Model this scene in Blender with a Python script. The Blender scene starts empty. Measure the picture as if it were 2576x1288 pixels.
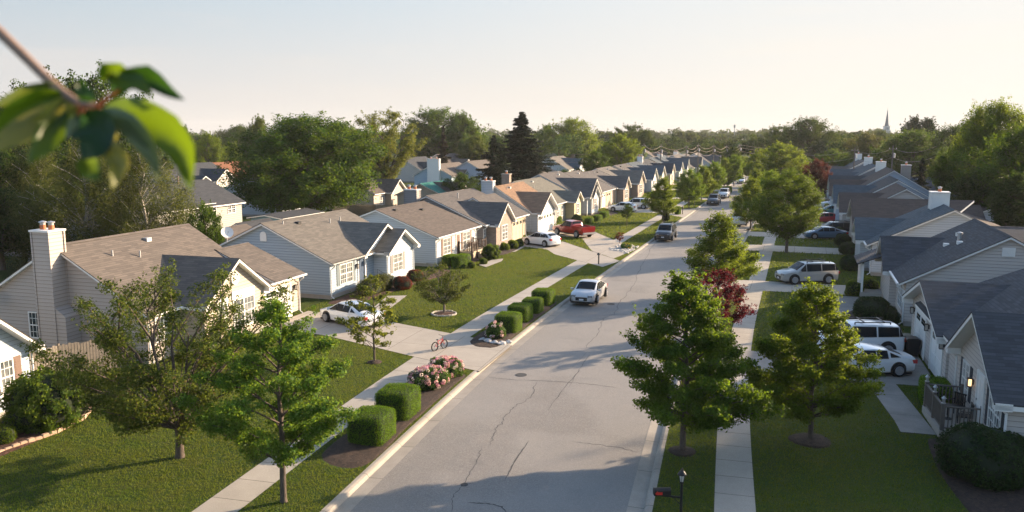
import bpy, bmesh, math, random
import numpy as np
from mathutils import Vector, Matrix, noise
R=math.radians; PI=math.pi
S=bpy.context.scene; C=S.collection
# ------------------------------------------------------------------ camera
F=2050.; PCX=1288.; PCY=644.; CH=12.; HY=338.          # focal length / principal point measured on a 2576 px wide picture
PT=math.atan((PCY-HY)/F)
cd=bpy.data.cameras.new('camera'); cam=bpy.data.objects.new('camera',cd); C.objects.link(cam); S.camera=cam
cam.location=(0,0,CH); cam.rotation_euler=(PI/2-PT,0,0)
cd.sensor_width=36; cd.lens=36*F/2576; cd.clip_start=.05; cd.clip_end=12000
cd.dof.use_dof=True; cd.dof.focus_distance=70; cd.dof.aperture_fstop=2.9
# ------------------------------------------------------------------ sky, sun, exposure
SUN_EL=R(16.0); SUN_AZ=math.atan2(5,2.6)               # azimuth from +Y towards +X
wd=bpy.data.worlds.new('World'); S.world=wd; wd.use_nodes=True; wt=wd.node_tree; wt.nodes.clear()
wo=wt.nodes.new('ShaderNodeOutputWorld'); wb=wt.nodes.new('ShaderNodeBackground'); sk=wt.nodes.new('ShaderNodeTexSky')
sk.sky_type='NISHITA'; sk.sun_disc=False; sk.sun_elevation=SUN_EL; sk.sun_rotation=SUN_AZ
sk.altitude=0; sk.air_density=1.0; sk.dust_density=1.8; sk.ozone_density=1.4
# the lowest twelve degrees of sky are pale haze, warmer and brighter towards the sun; above that the clear sky
def _wn(t,**k):
    n=wt.nodes.new('ShaderNode'+t)
    for a,v in k.items(): setattr(n,a,v)
    return n
def _wm(op,a,b=0.):
    m=_wn('Math',operation=op)
    for i,v in enumerate((a,b)):
        if isinstance(v,bpy.types.NodeSocket): wt.links.new(v,m.inputs[i])
        else: m.inputs[i].default_value=v
    return m.outputs[0]
def _wr(f,st):
    r=_wn('ValToRGB'); wt.links.new(f,r.inputs[0]); e=r.color_ramp.elements
    while len(e)<len(st): e.new(.5)
    for i,(p,c) in enumerate(st): e[i].position=p; e[i].color=(*c,1)
    return r.outputs[0]
def _wx(f,a,b):
    m=_wn('Mix',data_type='RGBA')
    wt.links.new(f,m.inputs[0]); wt.links.new(a,m.inputs[6]); wt.links.new(b,m.inputs[7]); return m.outputs[2]
tcw=_wn('TexCoord'); sx=_wn('SeparateXYZ'); wt.links.new(tcw.outputs['Generated'],sx.inputs[0])
dt=_wn('VectorMath',operation='DOT_PRODUCT'); wt.links.new(tcw.outputs['Generated'],dt.inputs[0]); dt.inputs[1].default_value=(math.sin(SUN_AZ),math.cos(SUN_AZ),0)
K_=1/.14
def _k(*c): return tuple(((v/255)/12.92 if v<=10 else ((v/255+.055)/1.055)**2.4) for v in c)
hor=_wr(_wm('MULTIPLY_ADD' if False else 'MULTIPLY',_wm('ADD',dt.outputs['Value'],1.),.5),[(.30,_k(206,205,205)),(.55,_k(224,218,213)),(.72,_k(236,228,219)),(.86,_k(246,238,227)),(1.,_k(250,243,232))])
upp=_wr(_wm('MULTIPLY',_wm('ADD',dt.outputs['Value'],1.),.5),[(.30,_k(165,185,200)),(.50,_k(188,203,213)),(.66,_k(206,216,223)),(.80,_k(226,229,230)),(1.,_k(244,242,237))])
ez=_wr(sx.outputs[2],[(0,(0,0,0)),(.045,(.15,)*3),(.155,(1,)*3)])
mp=_wn('Mapping'); mp.inputs['Scale'].default_value=(1.2,1.2,14); wt.links.new(tcw.outputs['Generated'],mp.inputs[0]); cn=_wn('TexNoise'); cn.inputs['Scale'].default_value=2.2; cn.inputs['Detail'].default_value=6; wt.links.new(mp.outputs[0],cn.inputs[0])
cl=_wr(cn.outputs[0],[(.48,(0,0,0)),(.72,(.55,)*3)])
haz=_wx(_wm('MULTIPLY',ez,_wm('SUBTRACT',1.,cl)),hor,upp)
sc_=_wn('VectorMath',operation='SCALE'); wt.links.new(haz,sc_.inputs[0]); sc_.inputs['Scale'].default_value=3.05
wt.links.new(_wx(_wr(sx.outputs[2],[(0,(0,0,0)),(.155,(0,0,0)),(.30,(1,)*3)]),sc_.outputs[0],sk.outputs[0]),wb.inputs[0]); wb.inputs[1].default_value=.122
wt.links.new(wb.outputs[0],wo.inputs[0])
sd=bpy.data.lights.new('sun','SUN'); sd.energy=4.7; sd.angle=R(.6); sd.color=(1.0,.76,.52)
so=bpy.data.objects.new('sun',sd); C.objects.link(so)
_d=Vector((math.sin(SUN_AZ)*math.cos(SUN_EL),math.cos(SUN_AZ)*math.cos(SUN_EL),math.sin(SUN_EL)))
so.rotation_euler=_d.to_track_quat('Z','Y').to_euler(); so.location=_d*200
S.view_settings.view_transform='Standard'; S.view_settings.look='None'; S.view_settings.gamma=1
S.view_settings.use_curve_mapping=False; S.view_settings.exposure=1.58
S.render.engine='CYCLES'; S.cycles.use_denoising=True; S.cycles.max_bounces=6; S.cycles.diffuse_bounces=3
S.cycles.transparent_max_bounces=6; S.cycles.glossy_bounces=2; S.cycles.transmission_bounces=3; S.cycles.volume_bounces=0
S.cycles.sample_clamp_indirect=4; S.cycles.use_adaptive_sampling=True; S.cycles.caustics_reflective=False; S.cycles.caustics_refractive=False

# ------------------------------------------------------------------ measuring helpers
_c,_s=math.cos(PT),math.sin(PT)
def ray(x,y):
    a=(x-PCX)/F; b=-(y-PCY)/F
    return (a,_c+b*_s,-_s+b*_c)
def gp(x,y,z=0.):
    r=ray(x,y); t=(z-CH)/r[2]; return (r[0]*t,r[1]*t)
def pt(x,y,d):
    r=Vector(ray(x,y)); return Vector((0,0,CH))+r*d
def _head(s):
    t=min(max((s-2)/38,0),1); t=t*t*(3-2*t); return R(14.5+4.9*t)
LS=[]
x,y,s=-6.0,24.7,0.
while s<420: LS.append((s,x,y,_head(s))); x+=math.sin(_head(s))*.5; y+=math.cos(_head(s))*.5; s+=.5
x,y,s=-6.0,24.7,0.
while s>-60: s-=.5; x-=math.sin(_head(s))*.5; y-=math.cos(_head(s))*.5; LS.insert(0,(s,x,y,_head(s)))
def hd(s): return LS[max(0,min(len(LS)-1,int(round((s-LS[0][0])*2))))][3]
def W(s,n,z=0.):                                       # street coordinates: s metres along the kerb, n metres across it
    b=LS[max(0,min(len(LS)-1,int(round((s-LS[0][0])*2))))]; h=b[3]; d=s-b[0]
    return Vector((b[1]+d*math.sin(h)+n*math.cos(h), b[2]+d*math.cos(h)-n*math.sin(h), z))
def SN(px,py):
    b=min(LS,key=lambda l:(l[1]-px)**2+(l[2]-py)**2); dx,dy=px-b[1],py-b[2]; h=b[3]
    return b[0]+dx*math.sin(h)+dy*math.cos(h), dx*math.cos(h)-dy*math.sin(h)

# ------------------------------------------------------------------ objects
def tag(o,label=None,cat=None,group=None,kind=None):
    if label: o['label']=label
    if cat: o['category']=cat
    if group: o['group']=group
    if kind: o['kind']=kind
    return o
def thing(name,label,cat,loc=(0,0,0),rz=0,group=None):
    o=bpy.data.objects.new(name,None); C.objects.link(o); o.location=loc; o.rotation_euler=(0,0,rz); o.empty_display_size=.2
    return tag(o,label,cat,group)
def copy_tree(o,parent=None):
    c=o.copy(); C.objects.link(c)
    if parent: c.parent=parent
    for ch in [k for k in KIDS.get(o.name,[])]:
        copy_tree(ch,c)
    return c
KIDS={}
class MB:
    def __init__(s,T=None): s.v=[]; s.f=[]; s.uv=[]; s.m=[]; s.T=T; s.hasuv=False
    def add(s,pts,faces,uvs=None,mi=0):
        n=len(s.v)
        for p in pts: s.v.append(tuple(s.T(*p)) if s.T else tuple(p))
        for i,f in enumerate(faces):
            s.f.append([k+n for k in f]); s.m.append(mi)
            if uvs is not None: s.uv.append(uvs[i]); s.hasuv=True
            else: s.uv.append([(0,0)]*len(f))
    def box(s,x0,x1,y0,y1,z0,z1,mi=0):
        s.add([(x0,y0,z0),(x1,y0,z0),(x1,y1,z0),(x0,y1,z0),(x0,y0,z1),(x1,y0,z1),(x1,y1,z1),(x0,y1,z1)],
              [(0,3,2,1),(4,5,6,7),(0,1,5,4),(1,2,6,5),(2,3,7,6),(3,0,4,7)],None,mi)
    def obox(s,p0,p1,w,h,up=(0,0,1),mi=0):             # bar from p0 to p1
        p0,p1=Vector(p0),Vector(p1); d=(p1-p0).normalized(); u=Vector(up); sd_=d.cross(u)
        if sd_.length<1e-4: sd_=Vector((1,0,0))
        sd_.normalize(); u=sd_.cross(d)
        P=[q+sd_*a*w/2+u*b*h/2 for q in (p0,p1) for a,b in ((-1,-1),(1,-1),(1,1),(-1,1))]
        s.add(P,[(0,1,2,3),(7,6,5,4),(0,4,5,1),(1,5,6,2),(2,6,7,3),(3,7,4,0)],None,mi)
    def tube(s,pts,rad,k=8,mi=0,cap=True):
        pts=[Vector(p) for p in pts]; n=len(pts); rad=rad if hasattr(rad,'__len__') else [rad]*n; V=[]; Fc=[]
        ref=Vector((.3,.2,1)).normalized()
        for i,p in enumerate(pts):
            d=(pts[min(i+1,n-1)]-pts[max(i-1,0)]).normalized(); a=d.cross(ref)
            if a.length<.05: a=d.cross(Vector((1,0,0)))
            a.normalize(); b=d.cross(a)
            for j in range(k):
                t=2*PI*j/k; V.append(p+a*math.cos(t)*rad[i]+b*math.sin(t)*rad[i])
        for i in range(n-1):
            for j in range(k): Fc.append((i*k+j,i*k+(j+1)%k,(i+1)*k+(j+1)%k,(i+1)*k+j))
        if cap: Fc.append(tuple(range(k))[::-1]); Fc.append(tuple((n-1)*k+j for j in range(k)))
        s.add(V,Fc,None,mi)
    def lathe(s,prof,c=(0,0,0),k=16,mi=0,axis='z'):
        V=[];Fc=[];n=len(prof)
        for r,z in prof:
            for j in range(k):
                t=2*PI*j/k; a,b=r*math.cos(t),r*math.sin(t)
                V.append((c[0]+a,c[1]+b,c[2]+z) if axis=='z' else ((c[0]+a,c[1]+z,c[2]+b) if axis=='y' else (c[0]+z,c[1]+a,c[2]+b)))
        for i in range(n-1):
            for j in range(k): Fc.append((i*k+j,i*k+(j+1)%k,(i+1)*k+(j+1)%k,(i+1)*k+j))
        Fc.append(tuple(range(k))[::-1]); Fc.append(tuple((n-1)*k+j for j in range(k)))
        s.add(V,Fc,None,mi)
    def prism(s,poly,d,mi=0):                          # 3D polygon extruded by vector d
        n=len(poly); d=Vector(d); P=[Vector(p) for p in poly]+[Vector(p)+d for p in poly]
        s.add(P,[tuple(range(n))[::-1],tuple(range(n,2*n))]+[(i,(i+1)%n,n+(i+1)%n,n+i) for i in range(n)],None,mi)
    def build(s,name,mats,parent=None,smooth=False,fix=True):
        me=bpy.data.meshes.new(name); me.from_pydata(s.v,[],s.f)
        if s.hasuv:
            ul=me.uv_layers.new(name='UVMap'); flat=[c for f in s.uv for p in f for c in p]; ul.data.foreach_set('uv',flat)
        mats=mats if isinstance(mats,(list,tuple)) else [mats]
        for m in mats: me.materials.append(m)
        if len(mats)>1: me.polygons.foreach_set('material_index',s.m)
        if fix and len(s.f)<30000:
            b=bmesh.new(); b.from_mesh(me); bmesh.ops.recalc_face_normals(b,faces=b.faces); b.to_mesh(me); b.free()
        if smooth: me.polygons.foreach_set('use_smooth',[True]*len(me.polygons))
        return link(name,me,parent)
def link(name,me,parent=None):
    o=bpy.data.objects.new(name,me); C.objects.link(o)
    if parent: o.parent=parent; KIDS.setdefault(parent.name,[]).append(o)
    return o

# ------------------------------------------------------------------ materials
class NT:
    def __init__(s,name):
        s.m=bpy.data.materials.new(name); s.m.use_nodes=True; s.t=s.m.node_tree; s.b=s.t.nodes['Principled BSDF']
        s.out=s.t.nodes['Material Output']; s.m.displacement_method='BUMP'
    def n(s,t,**k):
        nd=s.t.nodes.new('ShaderNode'+t)
        for a,v in k.items():
            if a.startswith('_'): setattr(nd,a[1:],v)
            else:
                a2=int(a[1:]) if a[0]=='i' and a[1:].isdigit() else a.replace('__',' ')
                if isinstance(v,bpy.types.NodeSocket): s.t.links.new(v,nd.inputs[a2])
                else: nd.inputs[a2].default_value=v
        return nd
    def set(s,k,v):
        if isinstance(v,bpy.types.NodeSocket): s.t.links.new(v,s.b.inputs[k])
        else: s.b.inputs[k].default_value=v if not (isinstance(v,tuple) and len(v)==3) else (*v,1)
    def noise(s,vec,scale,detail=4,rough=.6): return s.n('TexNoise',Vector=vec,Scale=scale,Detail=detail,Roughness=rough).outputs[0]
    def ramp(s,fac,stops):
        r=s.n('ValToRGB',Fac=fac); e=r.color_ramp.elements
        while len(e)<len(stops): e.new(.5)
        for i,(p,c) in enumerate(stops): e[i].position=p; e[i].color=(*c,1) if len(c)==3 else c
        return r.outputs[0]
    def mix(s,fac,a,b,bt='MIX'):
        m=s.n('Mix',_data_type='RGBA',_blend_type=bt)
        for k,v in ((0,fac),(6,a),(7,b)):
            if isinstance(v,bpy.types.NodeSocket): s.t.links.new(v,m.inputs[k])
            else: m.inputs[k].default_value=v if not (isinstance(v,tuple) and len(v)==3) else (*v,1)
        return m.outputs[2]
    def math(s,op,a,b=0.,c=0.):
        m=s.n('Math',_operation=op)
        for i,v in enumerate((a,b,c)):
            if isinstance(v,bpy.types.NodeSocket): s.t.links.new(v,m.inputs[i])
            else: m.inputs[i].default_value=v
        return m.outputs[0]
    def bump(s,h,dist=.02,st=1.): s.t.links.new(s.n('Bump',Height=h,Distance=dist,Strength=st).outputs[0],s.b.inputs['Normal'])
def g(v): return (v,v,v)
def mulc(c,k): return tuple(min(1,v*k) for v in c)
MC={}
def plain(name,col,rough=.6,metal=0.,var=.12,scale=3.,spec=.4):
    if name in MC: return MC[name]
    t=NT(name); co=t.n('TexCoord').outputs['Object']; nz=t.noise(co,scale,5)
    t.set('Base Color',t.mix(nz,mulc(col,1-var),mulc(col,1+var))); t.set('Roughness',rough); t.set('Metallic',metal); t.set('Specular IOR Level',spec)
    MC[name]=t.m; return t.m
def siding(name,col,pitch=.2,rough=.55):
    if name in MC: return MC[name]
    t=NT(name); co=t.n('TexCoord').outputs['Object']; z=t.n('SeparateXYZ',Vector=co).outputs[2]
    fr=t.math('FRACT',t.math('DIVIDE',z,pitch))
    lap_shade=t.ramp(fr,[(0,g(.45)),(.1,g(.62)),(.17,g(1)),(1,g(.93))])  # dark line painted at each board lap, standing for its shadow
    m=t.n('Mapping',Vector=co); m.inputs['Scale'].default_value=(.35,.35,2.5); nz=t.noise(m.outputs[0],2.,5)
    st=t.noise(co,.6,3)
    base=t.mix(nz,mulc(col,.93),mulc(col,1.05)); base=t.mix(t.math('MULTIPLY',st,.22),base,mulc(col,.82),)
    t.set('Base Color',t.mix(1.,base,lap_shade,'MULTIPLY')); t.set('Roughness',rough); t.set('Specular IOR Level',.25)
    t.bump(t.math('SUBTRACT',1.,fr),.03,.9); MC[name]=t.m; return t.m
def shingle(name,col,var=.42,warm=(1.05,1,.94)):
    if name in MC: return MC[name]
    t=NT(name); uv=t.n('TexCoord').outputs['UV']
    br=t.n('TexBrick',Vector=uv,Scale=1.,Mortar__Size=.012,Bias=0.,Brick__Width=.55,Row__Height=.17,Color1=(*g(0),1),Color2=(*g(1),1),Mortar=(*g(.3),1))
    br.offset=.37
    big=t.noise(uv,.35,4); fine=t.noise(uv,28.,3); mid=t.noise(uv,2.2,3)
    a=mulc(col,1-var); b=tuple(min(1,v*(1+var)*w) for v,w in zip(col,warm))
    f=t.math('ADD',t.math('MULTIPLY',br.outputs[0],.6),t.math('MULTIPLY',mid,.4))
    c=t.mix(f,a,b); c=t.mix(t.math('MULTIPLY',fine,.35),c,mulc(col,.6)); c=t.mix(t.math('MULTIPLY',big,.35),c,mulc(col,1.25))
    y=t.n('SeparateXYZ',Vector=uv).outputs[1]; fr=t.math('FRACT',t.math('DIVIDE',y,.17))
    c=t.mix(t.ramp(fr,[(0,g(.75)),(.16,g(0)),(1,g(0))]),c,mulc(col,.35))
    t.set('Base Color',c); t.set('Roughness',.92); t.set('Specular IOR Level',.2)
    t.bump(t.math('ADD',t.math('SUBTRACT',1.,fr),t.math('MULTIPLY',fine,.5)),.02,.8); MC[name]=t.m; return t.m
def brickm(name,c1,c2,mortar):
    if name in MC: return MC[name]
    t=NT(name); co=t.n('TexCoord').outputs['Object']; sp=t.n('SeparateXYZ',Vector=co)
    v=t.n('CombineXYZ',X=t.math('ADD',sp.outputs[0],sp.outputs[1]),Y=sp.outputs[2]).outputs[0]
    br=t.n('TexBrick',Vector=v,Scale=1.,Mortar__Size=.012,Brick__Width=.3,Row__Height=.12,Color1=(*c1,1),Color2=(*c2,1),Mortar=(*mortar,1))
    t.set('Base Color',t.mix(t.math('MULTIPLY',t.noise(co,6.,4),.5),br.outputs[0],mulc(c1,.6))); t.set('Roughness',.9); MC[name]=t.m; return t.m
def m_lawn():
    t=NT('lawn_grass'); co=t.n('TexCoord').outputs['Object']
    a=t.noise(co,.18,4); b=t.noise(co,1.3,5,.65); c=t.noise(co,9.,5,.7); d=t.noise(co,60.,2)
    base=t.mix(t.ramp(a,[(.35,g(0)),(.65,g(1))]),(.032,.066,.008),(.060,.085,.012))
    base=t.mix(t.math('MULTIPLY',t.ramp(b,[(.38,g(0)),(.68,g(1))]),.65),base,(.10,.092,.020))
    base=t.mix(t.math('MULTIPLY',t.ramp(c,[(.3,g(1)),(.55,g(0))]),.55),base,(.028,.058,.010))
    base=t.mix(t.math('MULTIPLY',t.ramp(d,[(.35,g(1)),(.6,g(0))]),.6),base,(.022,.046,.008))
    t.set('Base Color',base); t.set('Roughness',.9); t.set('Specular IOR Level',.15)
    t.bump(t.math('ADD',t.math('MULTIPLY',d,.5),t.math('ADD',t.math('MULTIPLY',c,1.),t.math('MULTIPLY',b,1.4))),.10,.7)
    return t.m
def m_asphalt():
    t=NT('asphalt'); uv=t.n('TexCoord').outputs['UV']; co=t.n('TexCoord').outputs['Object']
    a=t.noise(uv,.15,5); b=t.noise(uv,1.1,6,.7); c=t.noise(uv,26.,4,.75); v=t.n('TexVoronoi',Vector=uv,Scale=34.).outputs[1]
    mp=t.n('Mapping',Vector=uv); mp.inputs['Scale'].default_value=(.05,1.1,1); st=t.noise(mp.outputs[0],1.,4)
    base=t.mix(t.ramp(a,[(.3,g(0)),(.7,g(1))]),(.190,.168,.145),(.280,.250,.216))
    base=t.mix(t.math('MULTIPLY',t.ramp(b,[(.35,g(1)),(.62,g(0))]),.5),base,(.150,.142,.134))
    base=t.mix(t.math('MULTIPLY',t.ramp(st,[(.4,g(0)),(.75,g(1))]),.4),base,(.165,.162,.160))
    base=t.mix(t.ramp(c,[(.42,g(.6)),(.6,g(0))]),base,(.120,.118,.118))
    base=t.mix(t.math('MULTIPLY',t.math('MULTIPLY',v,v),.5),base,(.40,.385,.36))
    y_=t.n('SeparateXYZ',Vector=uv).outputs[1]; ln=t.math('ABSOLUTE',t.math('SINE',t.math('MULTIPLY',t.math('SUBTRACT',y_,.75),PI*2/4.33))); base=t.mix(t.math('MULTIPLY',t.math('MULTIPLY',ln,t.noise(uv,.5,4)),.30),base,(.17,.165,.162))
    sn2=t.noise(uv,.42,2,.4); base=t.mix(t.ramp(sn2,[(.66,g(0)),(.74,g(.35))]),base,(.11,.108,.106)); base=t.mix(t.ramp(t.noise(uv,.07,3),[(.42,g(0)),(.46,g(.28))]),base,(.30,.285,.265))
    t.set('Base Color',base); t.set('Roughness',.88); t.set('Specular IOR Level',.25)
    t.bump(c,.012,.6); return t.m
def m_conc(name,col,joint=None,jw=.02,var=.16):
    t=NT(name); uv=t.n('TexCoord').outputs['UV']
    b=t.noise(uv,.7,6,.7); c=t.noise(uv,22.,4,.7)
    base=t.mix(t.ramp(b,[(.3,g(0)),(.7,g(1))]),mulc(col,1-var),mulc(col,1+var*.7)); base=t.mix(t.ramp(c,[(.4,g(.35)),(.6,g(0))]),base,mulc(col,.6))
    if joint:
        sp=t.n('SeparateXYZ',Vector=uv)
        for ax,per in joint:
            wv=t.math('DIVIDE',sp.outputs[ax],per); fl=t.math('FLOOR',wv); fr=t.math('FRACT',wv)
            line=t.math('LESS_THAN',fr,jw/per); base=t.mix(t.math('MULTIPLY',line,.8),base,mulc(col,.16))
            wn=t.n('TexWhiteNoise',_noise_dimensions='1D',W=t.math('ADD',fl,ax*31.7)).outputs[0]
            base=t.mix(t.math('MULTIPLY',wn,.16),base,mulc(col,.62))
    t.set('Base Color',base); t.set('Roughness',.85); t.set('Specular IOR Level',.25); t.bump(c,.006,.5); return t.m
def m_mulch(name='bark_mulch',c1=(.018,.011,.008),c2=(.10,.058,.038)):
    if name in MC: return MC[name]
    t=NT(name); co=t.n('TexCoord').outputs['Object']; v=t.n('TexVoronoi',Vector=co,Scale=9.).outputs[1]; c=t.noise(co,20.,4,.7)
    t.set('Base Color',t.mix(t.math('MULTIPLY',c,v),c1,c2)); t.set('Roughness',.95); t.bump(t.math('ADD',v,c),.06,1.); MC[name]=t.m; return t.m
def leafm(name,col,tr,dark=.45,light=1.5,rough=.55,trw=.42,tip=None,k=.66,spec=.12,ns=.9):
    if name in MC: return MC[name]
    col=mulc(col,k); tr=mulc(tr,1.05)
    t=NT(name); r=t.n('NewGeometry').outputs['Random Per Island']; co=t.n('TexCoord').outputs['Object']; nz=t.noise(co,ns,3)
    f=t.math('ADD',t.math('MULTIPLY',r,.6),t.math('MULTIPLY',nz,.4)) if ns>.5 else t.math('ADD',t.math('MULTIPLY',r,.25),t.math('MULTIPLY',t.ramp(nz,[(.33,g(0)),(.67,g(1))]),.75))
    c=t.ramp(f,[(.12,mulc(col,dark)),(.5,col),(.85,mulc(col,light))])
    if tip: c=t.mix(t.math('GREATER_THAN',r,.90),c,tip)
    t.set('Base Color',c); t.set('Roughness',rough); t.set('Specular IOR Level',spec)
    tb=t.n('BsdfTranslucent',Color=t.mix(f,mulc(tr,.6),mulc(tr,1.3)))
    ms=t.n('MixShader'); ms.inputs[0].default_value=trw
    t.t.links.new(t.b.outputs[0],ms.inputs[1]); t.t.links.new(tb.outputs[0],ms.inputs[2]); t.t.links.new(ms.outputs[0],t.out.inputs[0])
    MC[name]=t.m; return t.m
def m_bark(name='bark',c=(.105,.08,.062)):
    if name in MC: return MC[name]
    t=NT(name); co=t.n('TexCoord').outputs['Object']; mp=t.n('Mapping',Vector=co); mp.inputs['Scale'].default_value=(9,9,1.6)
    nz=t.noise(mp.outputs[0],3.,5,.7); t.set('Base Color',t.mix(t.ramp(nz,[(.35,g(0)),(.7,g(1))]),mulc(c,.45),mulc(c,1.35))); t.set('Roughness',.9)
    t.bump(nz,.03,1.); MC[name]=t.m; return t.m
def carpaint(name,col,metal=.0):
    if name in MC: return MC[name]
    t=NT(name); t.set('Base Color',col); t.set('Metallic',metal); t.set('Roughness',.28); t.set('Coat Weight',.8); t.set('Coat Roughness',.06); MC[name]=t.m; return t.m
def glossy(name,col,rough=.08,spec=.6):
    if name in MC: return MC[name]
    t=NT(name); t.set('Base Color',col); t.set('Roughness',rough); t.set('Specular IOR Level',spec); MC[name]=t.m; return t.m
def emit(name,col,st):
    t=NT(name); t.set('Base Color',col); t.set('Emission Color',col); t.set('Emission Strength',st); return t.m
def m_pane(name,dark,light,k=.5):                      # window glass over pale blinds
    if name in MC: return MC[name]
    t=NT(name); co=t.n('TexCoord').outputs['Object']; sp=t.n('SeparateXYZ',Vector=co)
    fr=t.math('FRACT',t.math('MULTIPLY',sp.outputs[2],14.)); nz=t.noise(co,1.7,3)
    c=t.mix(t.ramp(nz,[(.5-k*.3,g(0)),(.5+k*.3,g(1))]),dark,light); c=t.mix(t.math('MULTIPLY',fr,.25),c,mulc(dark,.7))
    t.set('Base Color',c); t.set('Roughness',.12); t.set('Specular IOR Level',.7); t.set('Coat Weight',.6); t.set('Coat Roughness',.03); MC[name]=t.m; return t.m
WHITE=plain('white_trim',(.74,.73,.70),.5,var=.05); GUT=plain('gutter_white',(.70,.70,.69),.4,var=.05)
BLACK=plain('black_metal',(.012,.012,.013),.45); IRON=plain('cast_iron',(.05,.048,.045),.7)
CONC=m_conc('concrete_plain',(.40,.37,.33)); FOUND=plain('foundation',(.30,.28,.25),.9,var=.2)
WOODG=plain('weathered_wood',(.21,.18,.145),.85,var=.4,scale=7); METAL=plain('galvanised_metal',(.45,.45,.45),.45,.6)
TERRA=plain('terracotta_flue',(.50,.17,.075),.8,var=.2); PANE=m_pane('window_glass',(.035,.05,.06),(.30,.31,.30)); PANED=m_pane('window_glass_dark',(.012,.02,.028),(.06,.075,.085),.8)
MULCH=m_mulch(); MULCHR=m_mulch('red_bark_mulch',(.022,.009,.006),(.15,.062,.038)); BARK=m_bark(); BARKL=m_bark('pale_bark',(.17,.145,.12)); BIRCHB=m_bark('birch_bark',(.42,.39,.34))
STONE=plain('pale_stone',(.42,.38,.34),.85,var=.3,scale=4); BRICKRED=brickm('red_brick',(.33,.17,.11),(.45,.28,.2),(.35,.3,.26))

# ------------------------------------------------------------------ ground, road, pavements
def ribbon(mb,s0,s1,n0,n1,z,z1=None,step=2.,T=None):
    k=max(1,int(math.ceil((s1-s0)/step))); z1=z if z1 is None else z1; P=[];Fc=[];U=[]
    for i in range(k+1):
        s=s0+(s1-s0)*i/k; P+= [W(s,n0,z),W(s,n1,z1)]
    for i in range(k):
        sa=s0+(s1-s0)*i/k; sb=s0+(s1-s0)*(i+1)/k; Fc.append((2*i,2*i+1,2*i+3,2*i+2)); U.append([(sa,n0),(sa,n1),(sb,n1),(sb,n0)])
    mb.add(P,Fc,U)
def structure(name,mb,m): o=mb.build(name,m); o['kind']='structure'; return o
LAWN=m_lawn(); ASPH=m_asphalt()
b=MB(); b.add([(-5000,-300,-.16),(5000,-300,-.16),(5000,9000,-.16),(-5000,9000,-.16)],[(0,1,2,3)]); structure('ground',b,LAWN)
b=MB(); ribbon(b,-30,340,-160,-.16,0); structure('lawn_west',b,LAWN)
b=MB(); ribbon(b,-30,340,10.16,170,0); structure('lawn_east',b,LAWN)
b=MB(); ribbon(b,-30,340,.55,9.45,-.115); structure('road',b,ASPH)
GUTM=m_conc('gutter_concrete',(.36,.325,.28),[(0,3.05)],.03,.25)
for nm,na,nb in (('gutter_pan_west',.12,.66),('gutter_pan_east',9.34,9.88)):
    b=MB(); ribbon(b,-30,340,na,nb,-.135 if na<5 else -.108,-.108 if na<5 else -.135); structure(nm,b,GUTM)
for nm,q in (('kerb_west',[(-.17,-.14),(-.17,.008),(-.04,.012),(.06,-.02),(.13,-.13)]),('kerb_east',[(10.17,-.14),(10.17,.008),(10.04,.012),(9.94,-.02),(9.87,-.13)])):
    b=MB()
    for (n0,z0),(n1,z1) in zip(q,q[1:]): ribbon(b,-30,340,n0,n1,z0,z1)
    structure(nm,b,GUTM)
SWM=m_conc('sidewalk_concrete',(.40,.365,.315),[(0,1.52)],.035)
b=MB(); ribbon(b,-30,340,-4.15,-2.72,.012); structure('sidewalk_west',b,SWM)
b=MB(); ribbon(b,-30,340,12.1,13.4,.012); structure('sidewalk_east',b,SWM)
DRVM=m_conc('driveway_concrete',(.43,.385,.325),[(0,3.4),(1,3.1)],.03); DRVM2=m_conc('aggregate_concrete',(.27,.25,.225),[(0,3.)],.03,.3)
NOGRASS=[]
def slab(name,pts,z,m,th=.05):
    NOGRASS.append([(p[0],p[1]) for p in pts])
    b=MB(); n=len(pts); P=[(p[0],p[1],z) for p in pts]+[(p[0],p[1],z-th) for p in pts]
    U=[[SN(p[0],p[1]) for p in pts]]; 
    b.add(P,[tuple(range(n))],U); b.add(P,[(i,(i+1)%n,n+(i+1)%n,n+i) for i in range(n)]); return structure(name,b,m)
def SNp(*a): return [W(*p) for p in a]
def PXp(*a): return [gp(*p) for p in a]
slab('driveway',PXp((1205,935),(1288,869))+SNp((25.3,-10),(26.2,-15.85),(21.6,-15.85),(20.6,-11))+[gp(1050,900)],.020,DRVM)
slab('driveway',PXp((1560,657),(1516,672),(1395,640))+SNp((60,-9),(62.6,-14.5),(68.6,-14.5),(66.6,-9)),.020,DRVM)
slab('driveway',PXp((1600,628),(1543,651),(1488,631))+SNp((70.5,-8),(72.6,-14),(78,-14),(77,-8)),.024,DRVM)
slab('driveway',PXp((1755,524),(1719,548),(1660,536),(1568,535),(1510,521),(1548,514),(1640,525),(1668,529)),.020,DRVM)
for s0 in (133,157,176,197,220,246): slab('driveway',SNp((s0,-.16),(s0,-14.2),(s0+4.5,-14.2),(s0+4.5,-.16)),.02,DRVM)
slab('driveway',SNp((19.6,10.16),(20.1,22.1),(30,22.1),(24.6,15),(24.6,10.16)),.020,DRVM2)
slab('driveway',SNp((43.5,10.16),(44.2,21.2),(48.4,21.2),(48.0,10.16)),.020,DRVM)
for s0 in (66.5,79,93,108,124,141,160,180): slab('driveway',SNp((s0,10.16),(s0,21.5),(s0+4.8,21.5),(s0+4.8,10.16)),.02,DRVM)
slab('front_walk',SNp((12.6,20.65),(12.6,19.3),(14,19.3),(19.9,18.9),(20.4,20.2)),.028,DRVM2)
slab('front_walk',SNp((34,17.9),(43.6,18.6),(43.6,20.6),(36,20.2)),.016,DRVM2)
slab('front_walk',PXp((1330,616),(1296,634),(1262,634),(1300,622)),.028,SWM)
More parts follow.
